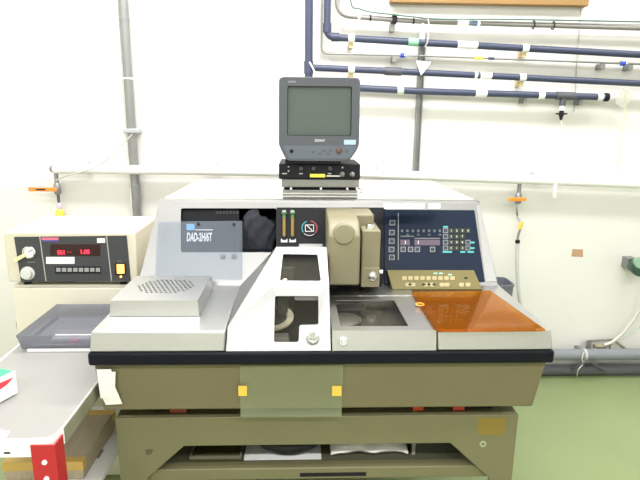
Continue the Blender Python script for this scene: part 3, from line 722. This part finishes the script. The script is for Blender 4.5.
MB().lathe(V(28.3,273,.003), (0,-1,0), [(.026,-.001),(.026,.006),(.020,.008),(.0195,.022),(.017,.024),(0,.024)], 28).build('control_knob', mat('pale_knob', (.62,.62,.60), .4), vc)
vr('pink_label', PINKL, 41.5,237.6,58.5,240); vr('blue_label', BLUEL, 43,240,58.5,241.6)
vr('faint_print', mat('grey_print', (.13,.13,.13), .6), 27.5,261.3,35,262.8, .0036, .001)
vr('white_label', PAPER, 46,257,74.5,263.8)
vr('corner_label', PAPER, 97,238.3,105,242.8)
disp = vr('display_window', SMOKE, 50,244.5,100,256)
text('061', 'red_digits', LED, disp, V(61,252.3,.0047), X3, Z3, .017, .026, bold=.02)
text('--', 'red_dashes', mat('dim_led', (.35,.01,.02), .5, emit=.5), disp, V(69.5,252,.0047), X3, Z3, .003, .014)
text('1.00', 'red_digits', LED, disp, V(85.3,251.8,.0047), X3, Z3, .016, .032, bold=.02)
vr('key_strip', BLACKP, 55,266.6,101,273.6)
for i in range(8): vr('key', mat('grey_key', (.33,.33,.33), .5), 56.2+i*5.65, 268, 60.4+i*5.65, 271.8, .007, .003)
sw = vr('switch_frame', BLACKP, 115.3,263.3,125.2,275, .007, .004)
MB().prism([V(*p,.011) for p in ((116.4,264.4),(124,264.4),(124.4,273.8),(116.8,273.8))], (0,.004,0)).build('rocker', AMBERL, sw, .002)
MB().lathe(V(121,276.6,.004), (0,-1,0), [(.0045,-.001),(.0045,.003),(0,.004)], 12).build('pilot_lamp', AMBERL, vpan)
vr('faint_print', mat('grey_print', (.13,.13,.13), .6), 117,260.6,121.5,261.8, .0036, .001)
for x in (vx0+.05, vx1-.07):
    for y in (2.04, 2.3): MB().lathe((x,y,vz0-.018), Z3, [(.015,0),(.015,.0185)], 12).build('foot', BLACKP, vc)
cx0_, cx1_ = atY(13,289,2.02).x, atY(127,289,2.02).x
cb = thing('storage_cabinet', 'plain cream steel cabinet standing on the floor under the controller', 'cabinet', ((cx0_+cx1_)/2, 2.2, 0))
MB().box(cx0_, cx1_, 2.022, 2.45, .002, vz0-.019).build('body', CREAMY, cb, .006)
MB().box(cx0_+.004, cx1_-.004, 2.004, 2.0215, .05, vz0-.026).build('door', CREAMY, cb, .004)
MB().box(cx0_-.022, cx0_-.0005, 2.05, 2.08, atY(13,331,2.03).z, atY(13,323,2.03).z).build('hinge', BLACKP, cb, .002)

# ------------------------------------------------------------------ narrow bench with red legs
TZ = .74
bx0, bx1, by0, by1 = -.943, -.592, 1.165, 1.965
bn = thing('workbench', 'narrow bench with grey top, white edges and red angle legs at lower left', 'bench', ((bx0+bx1)/2, 1.56, 0))
def rrect(x0, x1, y0, y1, z, r): return roundpoly([Vector((x0,y0,z)),Vector((x1,y0,z)),Vector((x1,y1,z)),Vector((x0,y1,z))], r, 5)
MB().prism(rrect(bx0, bx1, by0, by1, TZ-.012, .035), (0,0,.012)).build('tabletop', TABLETOP, bn, .002)
b = MB(); b.frame(rrect(bx0-.006, bx1+.002, by0-.006, by1+.006, TZ-.045, .04), rrect(bx0+.012, bx1-.014, by0+.012, by1-.012, TZ-.045, .03), (0,0,.0325)); 
b.frame(rrect(bx0-.006, bx1+.002, by0-.006, by1+.006, TZ-.0125, .04), rrect(bx0-.0005, bx1+.0005, by0-.0005, by1+.0005, TZ-.0125, .034), (0,0,.0145))
rim = b.build('edge_rim', WHITEP, bn)
MB().box(bx1+.0022, bx1+.0042, by0+.05, by1-.05, TZ-.045, TZ-.002).build('rim_shade_strip', mat('olive_rim_shade', (.22,.21,.15), .6), bn)  # added strip: shade on the white rim's right side, put in as olive colour
P = atY(7, 453, by0-.0065); MB().prism(rnd(P, X3, Z3, .016, .006, .0029), (0,.001,0)).build('slot', CHAR, rim)
for sx in (0, 1):
    for sy in (0, 1):
        X = bx1+.007 if sx else bx0-.011; Yy = by0+.0 if not sy else by1-.0
        dx = -1 if sx else 1; dy = 1 if not sy else -1
        b = MB()
        L = [(X,Yy),(X+dx*.058,Yy),(X+dx*.058,Yy+dy*.004),(X+dx*.004,Yy+dy*.004),(X+dx*.004,Yy+dy*.045),(X,Yy+dy*.045)]
        b.prism([Vector((p[0], p[1]-dy*.012, 0)) for p in L], (0,0,TZ-.010))
        lg = b.build('leg', RED, bn)
        if not sy:
            for z in (TZ-.055, TZ-.10): MB().lathe((X+dx*.028, Yy-.0125, z), (0,-1,0), [(.0065,-.002),(.0065,.003),(0,.004)], 6).build('bolt', PAPER, lg)
sh_z, lz = .36, .425
P = atZ(84, 461, lz); Q = atZ(113, 412, lz); xr_ = (P.x+Q.x)/2
shx = (atZ(115,454,sh_z).x+atZ(101,480,sh_z).x)/2
MB().box(bx0+.0, shx, by0+.0, by1-.0, sh_z-.02, sh_z).build('lower_shelf', WHITEP, bn, .003)
lb = thing('long_box', 'long wood-grain cardboard box with brown tape at both ends under the bench', 'box', (xr_-.11, 1.5, sh_z))
ya, yb_ = P.y-.004, by1-.14
MB().box(xr_-.25, xr_, ya, yb_, sh_z+.0005, lz).build('carton', CARD, lb, .004)
for y0_, y1_ in ((ya-.001, ya+.025), (yb_-.03, yb_+.001)):
    MB().box(xr_-.251, xr_+.001, y0_, y1_, lz-.03, lz+.001).build('tape_band', TAPE, lb)
P = atZ(97, 455, sh_z)
o = MB().prism([Vector((P.x-.012, P.y-.02, sh_z+.0005)), Vector((P.x+.014, P.y-.02, sh_z+.0005)), Vector((P.x+.014, P.y-.02, sh_z+.004)), Vector((P.x-.008, P.y-.02, sh_z+.004)), Vector((P.x-.008, P.y-.02, sh_z+.035)), Vector((P.x-.012, P.y-.02, sh_z+.035))], (0,.045,0)).build('bracket', GREYM, None, .001)
tag(o, 'small grey metal angle bracket beside the long box under the bench', 'bracket')
print('xr', xr_, 'shx', shx, 'br', P.x)
# clear tray on the bench
ty = atZ(60, 350, TZ+.002).y
tr = thing('plastic_tray', 'shallow clear grey plastic tray holding labels at the back of the bench', 'tray', (-.77, (ty+by1)/2, TZ))
tx0, tx1 = bx0+.02, bx1-.004; t0, t1 = ty, by1-.01; zb_, zt2 = TZ+.003, TZ+.055
b = MB()
Tt = [(tx0-.004,t0-.004,zt2),(tx1,t0-.004,zt2),(tx1,t1+.004,zt2),(tx0-.004,t1+.004,zt2)]; Bb = [(tx0+.006,t0+.006,zb_),(tx1-.006,t0+.006,zb_),(tx1-.006,t1-.006,zb_),(tx0+.006,t1-.006,zb_)]
for i in range(4): b.poly([Tt[i], Tt[(i+1)%4], Bb[(i+1)%4], Bb[i]])
b.poly(Bb); b.build('shell', TRAYC, tr, merge=True, solid=.002, flat=True)
MB().box(tx0+.03, tx1-.01, t0-.010, t0-.0045, TZ+.001, TZ+.009).build('white_lip', PAPER, tr)
MB().box(tx0+.075, tx1-.06, t0+.06, t0+.10, zb_+.003, zb_+.012).build('label_card', mat('grey_card', (.6,.6,.62), .6), tr)
MB().box(tx0+.145, tx0+.175, t0+.035, t0+.055, zb_+.003, zb_+.016).build('pink_sticker', mat('pink_sticker', (.75,.18,.32), .6), tr)
# wipes carton at the left edge of the bench
ct = thing('carton', 'white carton with green top and red stripe on the left edge of the bench', 'carton', (-.885, 1.40, TZ))
Pc = atZ(18.2, 393, TZ+.003); d1 = (atZ(0, 403, TZ+.003)-Pc); d1.z = 0; d1 = d1.normalized(); d2 = Vector((-d1.y, d1.x, 0)); d2 = d2 if d2.y > 0 else -d2
Lc, Wc, Hc = .20, .11, .055
Lc = .085
Hc = .068; e2 = atZ(0,366.2,TZ+Hc)-atZ(16,368.3,TZ+Hc); e2 = e2.normalized()*.10; d2 = e2/.10; Wc = .10
base = [Pc, Pc+d1*Lc, Pc+d1*Lc+d2*Wc, Pc+d2*Wc]
MB().prism(base, (0,0,Hc)).build('box', PAPER, ct, .002)
e = Vector((0,0,Hc+.0006)); MB().prism([base[0]+e+d1*.004+d2*.003, base[1]+e+d2*.003, base[2]+e, base[3]+e+d1*.002], (0,0,.0006)).build('green_top', GREENPRINT, ct)
nn = Vector((-d1.y, d1.x, 0)); nn = nn if nn.y < 0 else -nn
MB().prism([Pc+nn*.0004+d1*.008+Z3*(Hc-.016), Pc+nn*.0004+d1*Lc+Z3*(Hc-.010), Pc+nn*.0004+d1*Lc+Z3*(Hc-.036), Pc+nn*.0004+d1*.03+Z3*(Hc-.027)], nn*.0006).build('red_stripe', REDPRINT, ct)
MB().prism([Pc+nn*.0004+d1*.055+Z3*.018, Pc+nn*.0004+d1*.075+Z3*.018, Pc+nn*.0004+d1*.075+Z3*.012, Pc+nn*.0004+d1*.055+Z3*.012], nn*.0006).build('grey_mark', mat('grey_print2', (.35,.37,.42), .6), ct)
o = MB().prism([atZ(*p, TZ+.0012) for p in ((0,430.2),(10,431.5),(6.5,437.5),(-6,437.5))], (0,0,.0006)).build('sticker', PAPER); tag(o, 'white paper sticker on the bench top near its front left edge', 'sticker')

# ------------------------------------------------------------------ pipework on the wall
W = lambda px, py, d=.07: atY(px, py, WY-d)
def clampb(p, r, m1=WHITEP, base=None, par=None, nm='clamp', ax=X3, wd=.016):
    b = MB().cyl(p-ax*wd, p+ax*wd, r*1.18, seg=16); o = b.build(nm, m1, par)
    if base: 
        q = MB().box(p.x-.010, p.x+.010, p.y+.002, WY, p.z-r*1.25-.022, p.z-r*.6); q.build('clamp_base', base, o)
    else:
        MB().cyl(p+Y3*(r*.8), Vector((p.x, WY, p.z)), .006, seg=8).build('standoff', GREYM, o)
    return o
BEI = mat('beige_clamp_base', (.55,.45,.22), .5)
def pline(pts): return [Vector(p) for p in pts]
# upper navy pipe: comes down from above, elbow, runs right
def elbowed(pts, k=5, rad=.04):
    out = [pts[0]]
    for a, b_, c in zip(pts, pts[1:], pts[2:]):
        u = (a-b_).normalized()*rad; v = (c-b_).normalized()*rad
        for j in range(k+1):
            t_ = j/k; out.append((b_+u)*(1-t_)**2+b_*2*t_*(1-t_)+(b_+v)*t_*t_)
    out.append(pts[-1]); return out
def pipe(label, pts, r, m, name='wall_pipe', cat='pipe', group=None, rad=.04):
    root = thing(name, label, cat, sum(pts, Vector())/len(pts), group)
    MB().tube(elbowed(pts, rad=rad) if len(pts) > 2 else pts, r, 14).build('pipe_run', m, root); return root
def lerp(a, b_, t_): return a+(b_-a)*t_
def along(pts, px):
    # point on the wall polyline nearest the image column px
    best = None
    for a, b_ in zip(pts, pts[1:]):
        for i in range(101):
            p_ = lerp(a, b_, i/100); v = p_-CAM; c = 320+FPX*v.dot(RT)/v.dot(fw)
            if best is None or abs(c-px) < best[0]: best = (abs(c-px), p_)
    return best[1]
zt0 = 2.25
A = W(327,37); p1 = [Vector((A.x, A.y, zt0)), A, W(420,42.5), W(700,58)]
P1 = pipe('highest navy pipe with an elbow, running over the other two', p1, .0175, NAVYPIPE)
for px in (351.5, 525): clampb(along(p1[1:], px), .0175, base=BEI, par=P1)
b = MB().cyl(A+Vector((0,0,.022)), A+Vector((0,0,.065)), .0215); b.cyl(A+X3*.022, A+X3*.062, .0215); b.build('elbow_socket', NAVYPIPE, P1)
for x0, x1, m in ((457,470,WHITEP),(472,477,WHITEP),(482,484,WHITEP)): MB().cyl(along(p1[1:],x0), along(p1[1:],x1), .0182, seg=14).build('pipe_label', m, P1)
MB().cyl(along(p1[1:],408), along(p1[1:],418), .0195, seg=14).build('green_band', mat('pale_green_tape', (.25,.55,.35), .5), P1)
p2 = [W(309,67.5), W(420,72.5), W(700,86.5)]
V0 = W(308.6,67.5)
P2 = pipe('middle navy pipe running right from the upright navy pipe', p2[:1]+p2[1:], .0165, NAVYPIPE)
for px in (351.5, 521): clampb(along(p2, px), .0165, base=BEI, par=P2)
MB().cyl(along(p2,385), along(p2,401), .021).build('coupling', mat('dark_coupling', (.075,.08,.10), .5), P2)
for x0, x1 in ((470,472),(480,492)): MB().cyl(along(p2,x0), along(p2,x1), .0174, seg=14).build('pipe_label', WHITEP, P2)
MB().cyl(along(p2,474), along(p2,478), .0174, seg=14).build('pipe_label', WHITEP, P2)
p3 = [W(309,85.5), W(420,91.3), W(608,97.3)]
P3 = pipe('lowest navy pipe ending in a black cap at right', p3, .0175, NAVYPIPE)
for px in (400,): clampb(along(p3, px), .0175, mat('pale_green_clamp', (.62,.72,.62), .5), par=P3)
clampb(along(p3,541), .0175, par=P3)
for px in (526, 582): 
    P = along(p3,px); MB().box(P.x-.008, P.x+.008, P.y+.002, WY, P.z-.045, P.z-.012).build('hanger', GREYM, P3)
MB().cyl(along(p3,476), along(p3,487), .0184, seg=14).build('pipe_label', WHITEP, P3)
MB().cyl(along(p3,597.5), along(p3,602.5), .0184, seg=14).build('pipe_label', WHITEP, P3)
MB().cyl(along(p3,604), along(p3,617), .022).build('end_cap', BLACKP, P3)
T = along(p3,564); b = MB().cyl(along(p3,555), along(p3,574), .021); b.cyl(T, T-Z3*.05, .016); b.build('tee', mat('dark_coupling', (.075,.08,.10), .5), P3)
b = MB().cyl(T-Z3*.05, T-Z3*.075, .012); b.build('white_nut', WHITEP, P3)
b = MB().cyl(T-Z3*.075, T-Z3*.10, .011, .014); b.cyl(T-Z3*.10, T-Z3*.125, .012, .005); b.box(T.x-.03, T.x+.03, T.y-.004, T.y+.004, T.z-.096, T.z-.088); b.build('drain_valve', BLACKP, P3)
# upright navy pipe
vtop = Vector((W(309,3).x, WY-.07, zt0)); vbot = Vector((W(308.6,85).x, WY-.07, W(308,85.5).z))
PU = pipe('upright navy pipe descending from above behind the monitor', [vtop, vbot-Z3*.35], .0205, NAVYPIPE)
MB().cyl(V0+Z3*.03, V0-Z3*.03, .0245).build('socket', NAVYPIPE, PU)
o = MB().cyl(W(309.5,62,.094), W(317,76,.094), .0045, .0035, 8).build('cable_tie', WHITEP); tag(o, 'white cable tie slanting across the foot of the upright navy pipe', 'tie')
# thin silver tube with blue fittings
q = [Vector((W(321.5,20,.055).x, WY-.055, zt0)), W(321.5,53.5,.055), W(420,55.8,.055), W(700,66.5,.055)]
PT = pipe('thin silver tube with two blue fittings between the navy pipes', q, .0048, GREYM, 'thin_tube', 'tube', rad=.03)
for px in (402.5, 622):
    P = along(q[1:], px); f = MB().cyl(P-X3*.011, P+X3*.011, .0115).build('blue_fitting', BLUEF, PT)
    MB().cyl(P+X3*.011, P+X3*.024, .008).build('nut', CHROME, f)
for px in (395, 604, 632): 
    P = along(q[1:], px); MB().box(P.x-.011, P.x+.011, P.y-.003, WY, P.z-.033, P.z-.004).build('hanger', GREYM, PT)
MB().cyl(along(q[1:],473), along(q[1:],483), .0075).build('yellow_label', YELLOWB, PT); MB().cyl(along(q[1:],487), along(q[1:],493), .0075).build('dark_band', NAVYPIPE, PT)
# two silver conduits at the top, with the green wires
q = [Vector((W(337,4,.06).x, WY-.06, zt0)), W(337,15.5,.06), W(420,21.5,.06), W(700,30,.06)]
C1 = pipe('silver conduit bending right along the top of the wall', q, .0125, mat('white_conduit', (.27,.26,.25), .38, .3), 'conduit', 'conduit', rad=.07)
for px in (370, 413): 
    P = along(q[1:],px); MB().cyl(P-X3*.004, P+X3*.004, .0145).build('black_tie', BLACKP, C1)
P = along(q[1:],394); k = MB().box(P.x-.012, P.x+.012, P.y-.018, WY, P.z-.017, P.z+.02).build('bracket', BLACKP, C1, .002); MB().box(P.x-.016, P.x+.005, P.y+.01, WY, P.z-.055, P.z-.0175).build('bracket_foot', GREYM, k)
for px in (532, 553): 
    P = along(q[1:],px); MB().torus(P, X3, .019, .003, 20, 6).build('ring_tie', BLACKP, C1)
MB().cyl(along(q[1:],358), along(q[1:],360), .0145).build('white_band', WHITEP, C1)
for x0, x1 in ((457,468),(478,481)): MB().cyl(along(q[1:],x0), along(q[1:],x1), .0135).build('label_band', WHITEP, C1)
MB().cyl(along(q[1:],471), along(q[1:],478), .0135).build('blue_band', mat('slate_band', (.12,.20,.32), .5), C1)
q = [Vector((W(342,-4,.05).x, WY-.05, zt0)), W(346,6,.05), W(359,13,.05), W(375,17.5,.05), W(430,19.5,.05), W(700,26,.05)]
o = MB().tube(spline(q, 5), .0035, 8).build('electric_cable', WIRE); tag(o, 'thin grey cable sweeping down onto the top silver conduit', 'cable')
q = [Vector((W(347,-4,.075).x, WY-.082, zt0)), W(351,3,.082), W(359,8.5,.082), W(371,12,.082), W(392,14.5,.082), W(415,17,.082), W(440,19,.082), W(520,19.5,.082), W(700,23,.082)]
o = MB().tube(spline(q, 5), .0042, 8).build('electric_cable', TEALW); tag(o, 'dark green cable running along the top silver conduit', 'cable')
# upright galvanised strut
SX = W(421.5,60,.02)
o = thing('wall_strut', 'upright galvanised channel strut on the wall behind the navy pipes', 'strut', (SX.x, WY-.02, 1.0))
b = MB(); zt_s, zb_s = W(423,38,.02).z, W(415,199,.02).z-.3
b.prism([Vector(p) for p in ((SX.x-.016,WY-.03,zb_s),(SX.x-.016,WY-.001,zb_s),(SX.x+.016,WY-.001,zb_s),(SX.x+.016,WY-.03,zb_s),(SX.x+.011,WY-.03,zb_s),(SX.x+.011,WY-.012,zb_s),(SX.x-.011,WY-.012,zb_s),(SX.x-.011,WY-.03,zb_s))], (0,0,zt_s-zb_s)); b.build('channel', GREYM, o)
P = W(422.5,30,.06)
b = MB().lathe(P-Z3*.055, Z3, [(.008,0),(.013,.004),(.013,.045),(.009,.06),(.009,.10),(0,.10)], 16); b.build('white_fitting', WHITEP, o)
q = [P+Vector((.018,-.03,.05)), P+Vector((.026,-.03,.01)), P+Vector((.022,-.03,-.06)), P+Vector((.012,-.02,-.085))]
MB().tube(q, .004, 8, 5).build('loop_wire', WIRE, o)
b = MB().prism([W(*p,.0888) for p in ((416,60.5),(431,62),(427,68),(421,75.5))], (0,.002,0)); o = b.build('paper_tag', PAPER); tag(o, 'white pointed paper tag hanging at the strut over the middle navy pipe', 'tag')
# left conduit
c0, c1 = W(121.5,0,.045), W(138,215,.045)
cxm = (c0.x+c1.x)/2
o = thing('conduit', 'thick upright steel conduit at left running down behind the controller', 'conduit', (cxm, WY-.04, 0))
MB().cyl((cxm,WY-.04,zt0), (cxm,WY-.04,.0), .0235).build('pipe_run', GREYM, o)
for py in (20, 78.5, 186): 
    z = W(128,py,.04).z; MB().cyl((cxm,WY-.04,z-.004), (cxm,WY-.04,z+.004), .0255).build('joint', GREYPVC if py != 78.5 else WHITEP, o)
z = W(134,131,.05).z; MB().box(cxm-.038, cxm+.045, WY-.07, WY-.001, z-.010, z+.012).build('clamp', mat('zinc', (.45,.48,.52), .4, .5), o, .003)
q = [Vector((cxm-.035,WY-.03,zt0)), Vector((cxm-.033,WY-.03,1.9)), Vector((cxm-.037,WY-.035,1.6)), Vector((cxm-.030,WY-.05,1.35)), Vector((cxm-.025,WY-.04,1.22)), Vector((cxm-.028,WY-.04,1.0))]
o = MB().tube(q, .005, 8, 6).build('electric_cable', WIREP); tag(o, 'pale cable hanging beside the thick upright steel conduit', 'cable')
q = [W(132.5,134,.095), W(120,147,.1), W(104,162,.12), W(88,170,.12), W(66,176,.11), W(56,180.5,.11)]
o = MB().tube(q, .0035, 8, 6).build('electric_cable', WIRE); tag(o, 'thin grey cable sagging from the conduit clamp to the left valve', 'cable')
# white insulated pipe
q = [W(54,169,.06), W(200,170.5,.06), W(360,174,.06), W(520,179.5,.06), W(700,186.5,.06)]
wpz = pipe('long white pipe running level along the wall behind the machine', q, .0245, WHITEP, rad=.05)
for px in (85, 214, 380, 536):
    P = along(q, px); MB().box(P.x-.012, P.x+.012, P.y+.015, WY, P.z+.0, P.z+.043).build('hanger', mat('grey_hanger', (.5,.5,.5), .5), wpz)
MB().cyl(along(q,413), along(q,417), .0262).build('joint_band', WHITEP, wpz)
P0 = along(q, 54); MB().lathe(P0-X3*.002, (-1,0,.3), [(.020,-.002),(.018,.012),(.008,.020),(0,.020)], 16).build('end_fitting', GREYM, wpz)
# valves hanging from it
def valve(px, pyt, lab, flip):
    P = along(q, px)-Z3*.024
    v = thing('ball_valve', lab, 'valve', P-Z3*.10); P = P+Z3*.003
    b = MB().lathe(P-Z3*.050, Z3, [(.011,0),(.011,.0505)], 12); b.lathe(P-Z3*.115, Z3, [(.010,0),(.017,.006),(.019,.03),(.017,.055),(.010,.064)], 16); b.build('valve_body', GREYM, v)
    MB().cyl(P+Vector((0,-.018,-.083)), P+Vector((0,-.034,-.083)), .007).build('stem', CHROME, v)
    x0, x1 = (-.135, .012) if not flip else (-.070, .030)
    MB().box(P.x+x0, P.x+x1, P.y-.040, P.y-.0345, P.z-.093, P.z-.073).build('handle', ORANGE, v, .003)
    if not flip: MB().box(P.x-.095, P.x-.045, P.y-.0408, P.y-.0402, P.z-.087, P.z-.079).build('handle_print', INK, v)
    MB().lathe(P-Z3*.16, Z3, [(.006,0),(.008,.01),(.008,.045)], 10).build('nipple', CHROME if flip else GREYDK, v)
    return P, v
PL, v = valve(55, 176, 'orange-handled valve hanging from the left end of the white pipe', False)
b = MB().lathe(PL-Z3*.195, Z3, [(.010,0),(.014,.01),(.014,.028),(.010,.036)], 14); b.build('lilac_collar', mat('lilac_plastic', (.62,.52,.68), .5), v)
b = MB().lathe(PL-Z3*.238, Z3, [(.016,0),(.022,.008),(.022,.032),(.014,.043)], 16); b.build('yellow_connector', YELLOWB, v)
b = MB().tube([PL-Z3*.238, PL-Z3*.27+X3*.004, PL+Vector((.0,.0,-.36))], .006, 8); b.build('hose_end', BLACKP, v)
o = MB().tube([W(47,185.5,.104), W(30,186.5,.10), W(14,189,.1), W(-4,193,.1), W(-20,198,.1)], .0035, 8, 5).build('electric_cable', WIREP); tag(o, 'pale cable trailing out of the photo at left from the left orange valve handle', 'cable')
PR, v = valve(519.5, 185, 'orange-handled valve hanging from the white pipe right of the machine', True)
pts = [PR-Z3*.16, W(521.5,217,.08), W(522,222,.08), W(519,231,.08), W(518,240,.08)]
MB().tube(pts[:1]+[PR-Z3*.19+X3*.006], .005, 8).build('hose_tail', GREYDK, v)
o = thing('air_hose', 'pale air hose dropping from the right orange valve behind the machine', 'hose', W(518,300,.1))
MB().tube([PR-Z3*.185+X3*.005, W(521,225,.09), W(518,236,.09), W(517.5,242,.09)], .0065, 8, 5).build('lead', GREYM, o)
MB().tube([W(521.5,222,.09), W(519.5,229,.09)], .0115, 10).build('yellow_tag', YELLOW, o)
MB().tube([W(517.5,242,.09), W(517,262,.09), W(518,285,.09), W(521,308,.09), W(526,335,.09), W(530,352,.08)], .0105, 10, 5).build('hose', HOSE, o)
MB().cyl(W(517.6,240,.09), W(517.5,243,.09), .0125).build('hose_clip', BLACKP, o)
# cords with tags
o = thing('drain_cord', 'thin cord with white end hanging from the lowest navy pipe', 'cord', W(555,190,.09))
MB().tube([T-Z3*.125, W(562,130,.09), W(559,160,.1), W(557,178,.1)], .0022, 6, 5).build('cord', WIREP, o)
MB().cyl(W(555.5,184,.1), W(554.5,197,.1), .0085).build('white_end', WHITEP, o); MB().cyl(W(557,177,.1), W(555.5,184,.1), .0025).build('link', WIREP, o)
o = thing('hanging_tag', 'faint clear square tag hanging on a thin yellow cord at the right edge', 'tag', W(625,105,.06))
MB().prism([W(*p,.075) for p in ((623,88),(633,95),(625,110),(615,103))], (0,.001,0)).build('tag', clear('clear_tag', (.9,.9,.86), (.7,.7,.68), .45, .05), o)
MB().tube([W(625,93,.078), W(625,112,.078), W(621,140,.09), W(617,172,.09)], .0018, 6, 5).build('cord', mat('yellow_cord', (.65,.58,.32), .6), o)
o = MB().tube([W(583,-10,.01), W(580,20,.01), W(577,60,.01), W(574,112,.01)], .0025, 6).build('electric_cable', WIRE); tag(o, 'hair-thin upright line for a wall seam, passing behind the navy pipes at right', 'cable')  # vertical wall seam, drawn as an added thin wire
# brown board at the top
o = MB().box(W(392,3,.1).x, W(594,3,.1).x, WY-.05, WY-.001, W(480,6,.0).z, W(480,6,.0).z+.12).build('wood_board', BROWN, None, .004); tag(o, 'brown wooden board fixed to the wall at the very top of the photo', 'board')
o = MB().prism([W(*p,.001) for p in ((572.5,249),(583,249.5),(583,257),(571.5,256.5))], (0,.001,0)).build('paper_patch', TANP); tag(o, 'small tan square of paper stuck on the bare wall at right', 'patch')

# ------------------------------------------------------------------ floor level at right
gy = WY-.09
gpz = atY(600,354.5,gy).z
xg0 = .45
g = pipe('large grey pipe running along the foot of the wall at right', [Vector((xg0,gy,gpz)), Vector((2.6,gy,gpz))], .034, GREYPVC)
P = atY(584,353,gy)
MB().cyl((P.x-.008,gy,gpz), (P.x+.008,gy,gpz), .0365).build('pipe_clip', mat('pale_clip', (.5,.5,.48), .4), g)
MB().box(P.x-.012, P.x+.012, gy+.02, WY, gpz-.02, gpz+.02).build('wall_clip', GREYM, g)
for x in (.6, 2.4): MB().box(x-.01, x+.01, gy-.01, gy+.01, 0, gpz-.03).build('support', GREYM, g)
dk = Vector((.45, WY-.05, .035))
g = pipe('dark grey pipe lying on the floor under the large grey pipe', [dk, Vector((2.6,WY-.05,.035))], .033, GREYDK)
o = MB().tube([atZ(545,374,.012), atZ(565,372,.012), atY(578,366,gy-.045), atY(590,362,gy-.05), atZ(612,374,.012), atZ(640,374,.012)], .006, 8, 6).build('electric_cable', GREYDK); tag(o, 'dark cable looping over the floor pipes at right', 'cable')
o = MB().tube([atY(584,352,gy-.045), atY(582,358,gy-.05), atY(583,364,gy-.055), atY(578,370,gy-.06), atZ(577,377,.006)], .0028, 8, 5).build('wire_tail', WIREP); tag(o, 'pale wire tail dangling from the clip of the large grey pipe', 'wire')
br = thing('pipe_bracket', 'grey metal bracket with brass fittings above the large grey pipe', 'bracket', atY(605,350,WY-.03))
Bk = lambda px, py, d=.06: atY(px, py, WY-d)
b = MB(); b.hexa([Bk(585,352,.06), Bk(590,352,.06), Bk(590,352,.0), Bk(585,352,.0), Bk(587,340,.06), Bk(592,340,.06), Bk(592,340,.0), Bk(587,340,.0)]); b.build('post', GREYM, br, .002)
MB().tube([Bk(588,341,.03), Bk(614,339.5,.03)], .006, 8).build('bar', GREYM, br)
MB().tube([Bk(614,340,.035), Bk(628,351,.035)], .008, 8).build('strut', mat('dull_brass', (.40,.36,.25), .4, .5), br)
MB().tube([Bk(594,346,.05), Bk(604,346.5,.05), Bk(611,343,.05)], .012, 10).build('fitting', mat('dull_brass', (.40,.36,.25), .4, .5), br)
for px in (599, 604, 610): MB().tube([Bk(px,346,.05), Bk(px-.5,352,.05)], .007, 8).build('fitting_stub', mat('dull_brass', (.40,.36,.25), .4, .5), br)
o = MB().tube([Bk(604,345,.062), Bk(612,342,.064), Bk(622,334,.07), Bk(632,322,.08), Bk(641,308,.09), Bk(652,290,.1)], .0085, 10, 6).build('pale_hose', mat('off_white_hose', (.62,.61,.56), .45)); tag(o, 'off-white hose curving up from the bracket out of the photo at right', 'hose')
o = MB().tube([Bk(617,341,.04), Bk(628,335,.045), Bk(641,325,.05), Bk(655,312,.05)], .003, 8, 5).build('thin_cable', mat('pale_teal_cable', (.42,.55,.52), .5)); tag(o, 'thin pale teal cable rising at the right edge beside the off-white hose', 'cable')
# green object at the right edge
o = thing('green_machine_part', 'dark green rounded casing at the right edge in front of the wall', 'casing', (2.05, WY-.2, .55))
c_ = atY(641,268,WY-.15)
MB().lathe(c_, (-.25,-1,.1), [(.03,-.14),(.042,-.10),(.050,0),(.044,.010),(.03,.014),(0,.014)], 28).build('casing', DKGREEN, o)
MB().lathe(c_+Vector((-.01,-.0,.03)), (-.25,-1,.1), [(.030,-.02),(.034,.0),(.030,.010),(.0,.0102)], 24).build('pale_band', mat('pale_green_enamel', (.25,.40,.30), .4), o)
MB().box(c_.x-.02, c_.x+.03, c_.y+.09, WY, c_.z-.03, c_.z+.03).build('wall_mount', GREYM, o)
# grey bin behind the machine
b0 = atY(494,281,2.76); b1 = atY(510,281,2.76)
zr = b0.z
bn_ = thing('waste_bin', 'tall dark grey plastic bin standing behind the right end of the machine', 'bin', (b1.x-.12, 2.76, 0))
def rr2(cx, hx_, hy_, z, tilt=0.): return roundpoly([Vector((cx-hx_,2.76-hy_,z)),Vector((cx+hx_,2.76-hy_,z)),Vector((cx+hx_,2.76+hy_,z)),Vector((cx-hx_,2.76+hy_,z))], .03, 4)
cxx = b1.x-.07
MB().rings([rr2(cxx,.052,.055,.002), rr2(cxx,.07,.075,zr-.012), rr2(cxx,.073,.078,zr-.012), rr2(cxx,.073,.078,zr), rr2(cxx,.066,.070,zr), rr2(cxx,.048,.05,.02)]).build('bin_body', GREYBIN, bn_)

# ------------------------------------------------------------------ view
S.view_settings.view_transform = 'Standard'; S.view_settings.look = 'None'
S.view_settings.gamma = 1; S.view_settings.use_curve_mapping = False
S.view_settings.exposure = 0.0
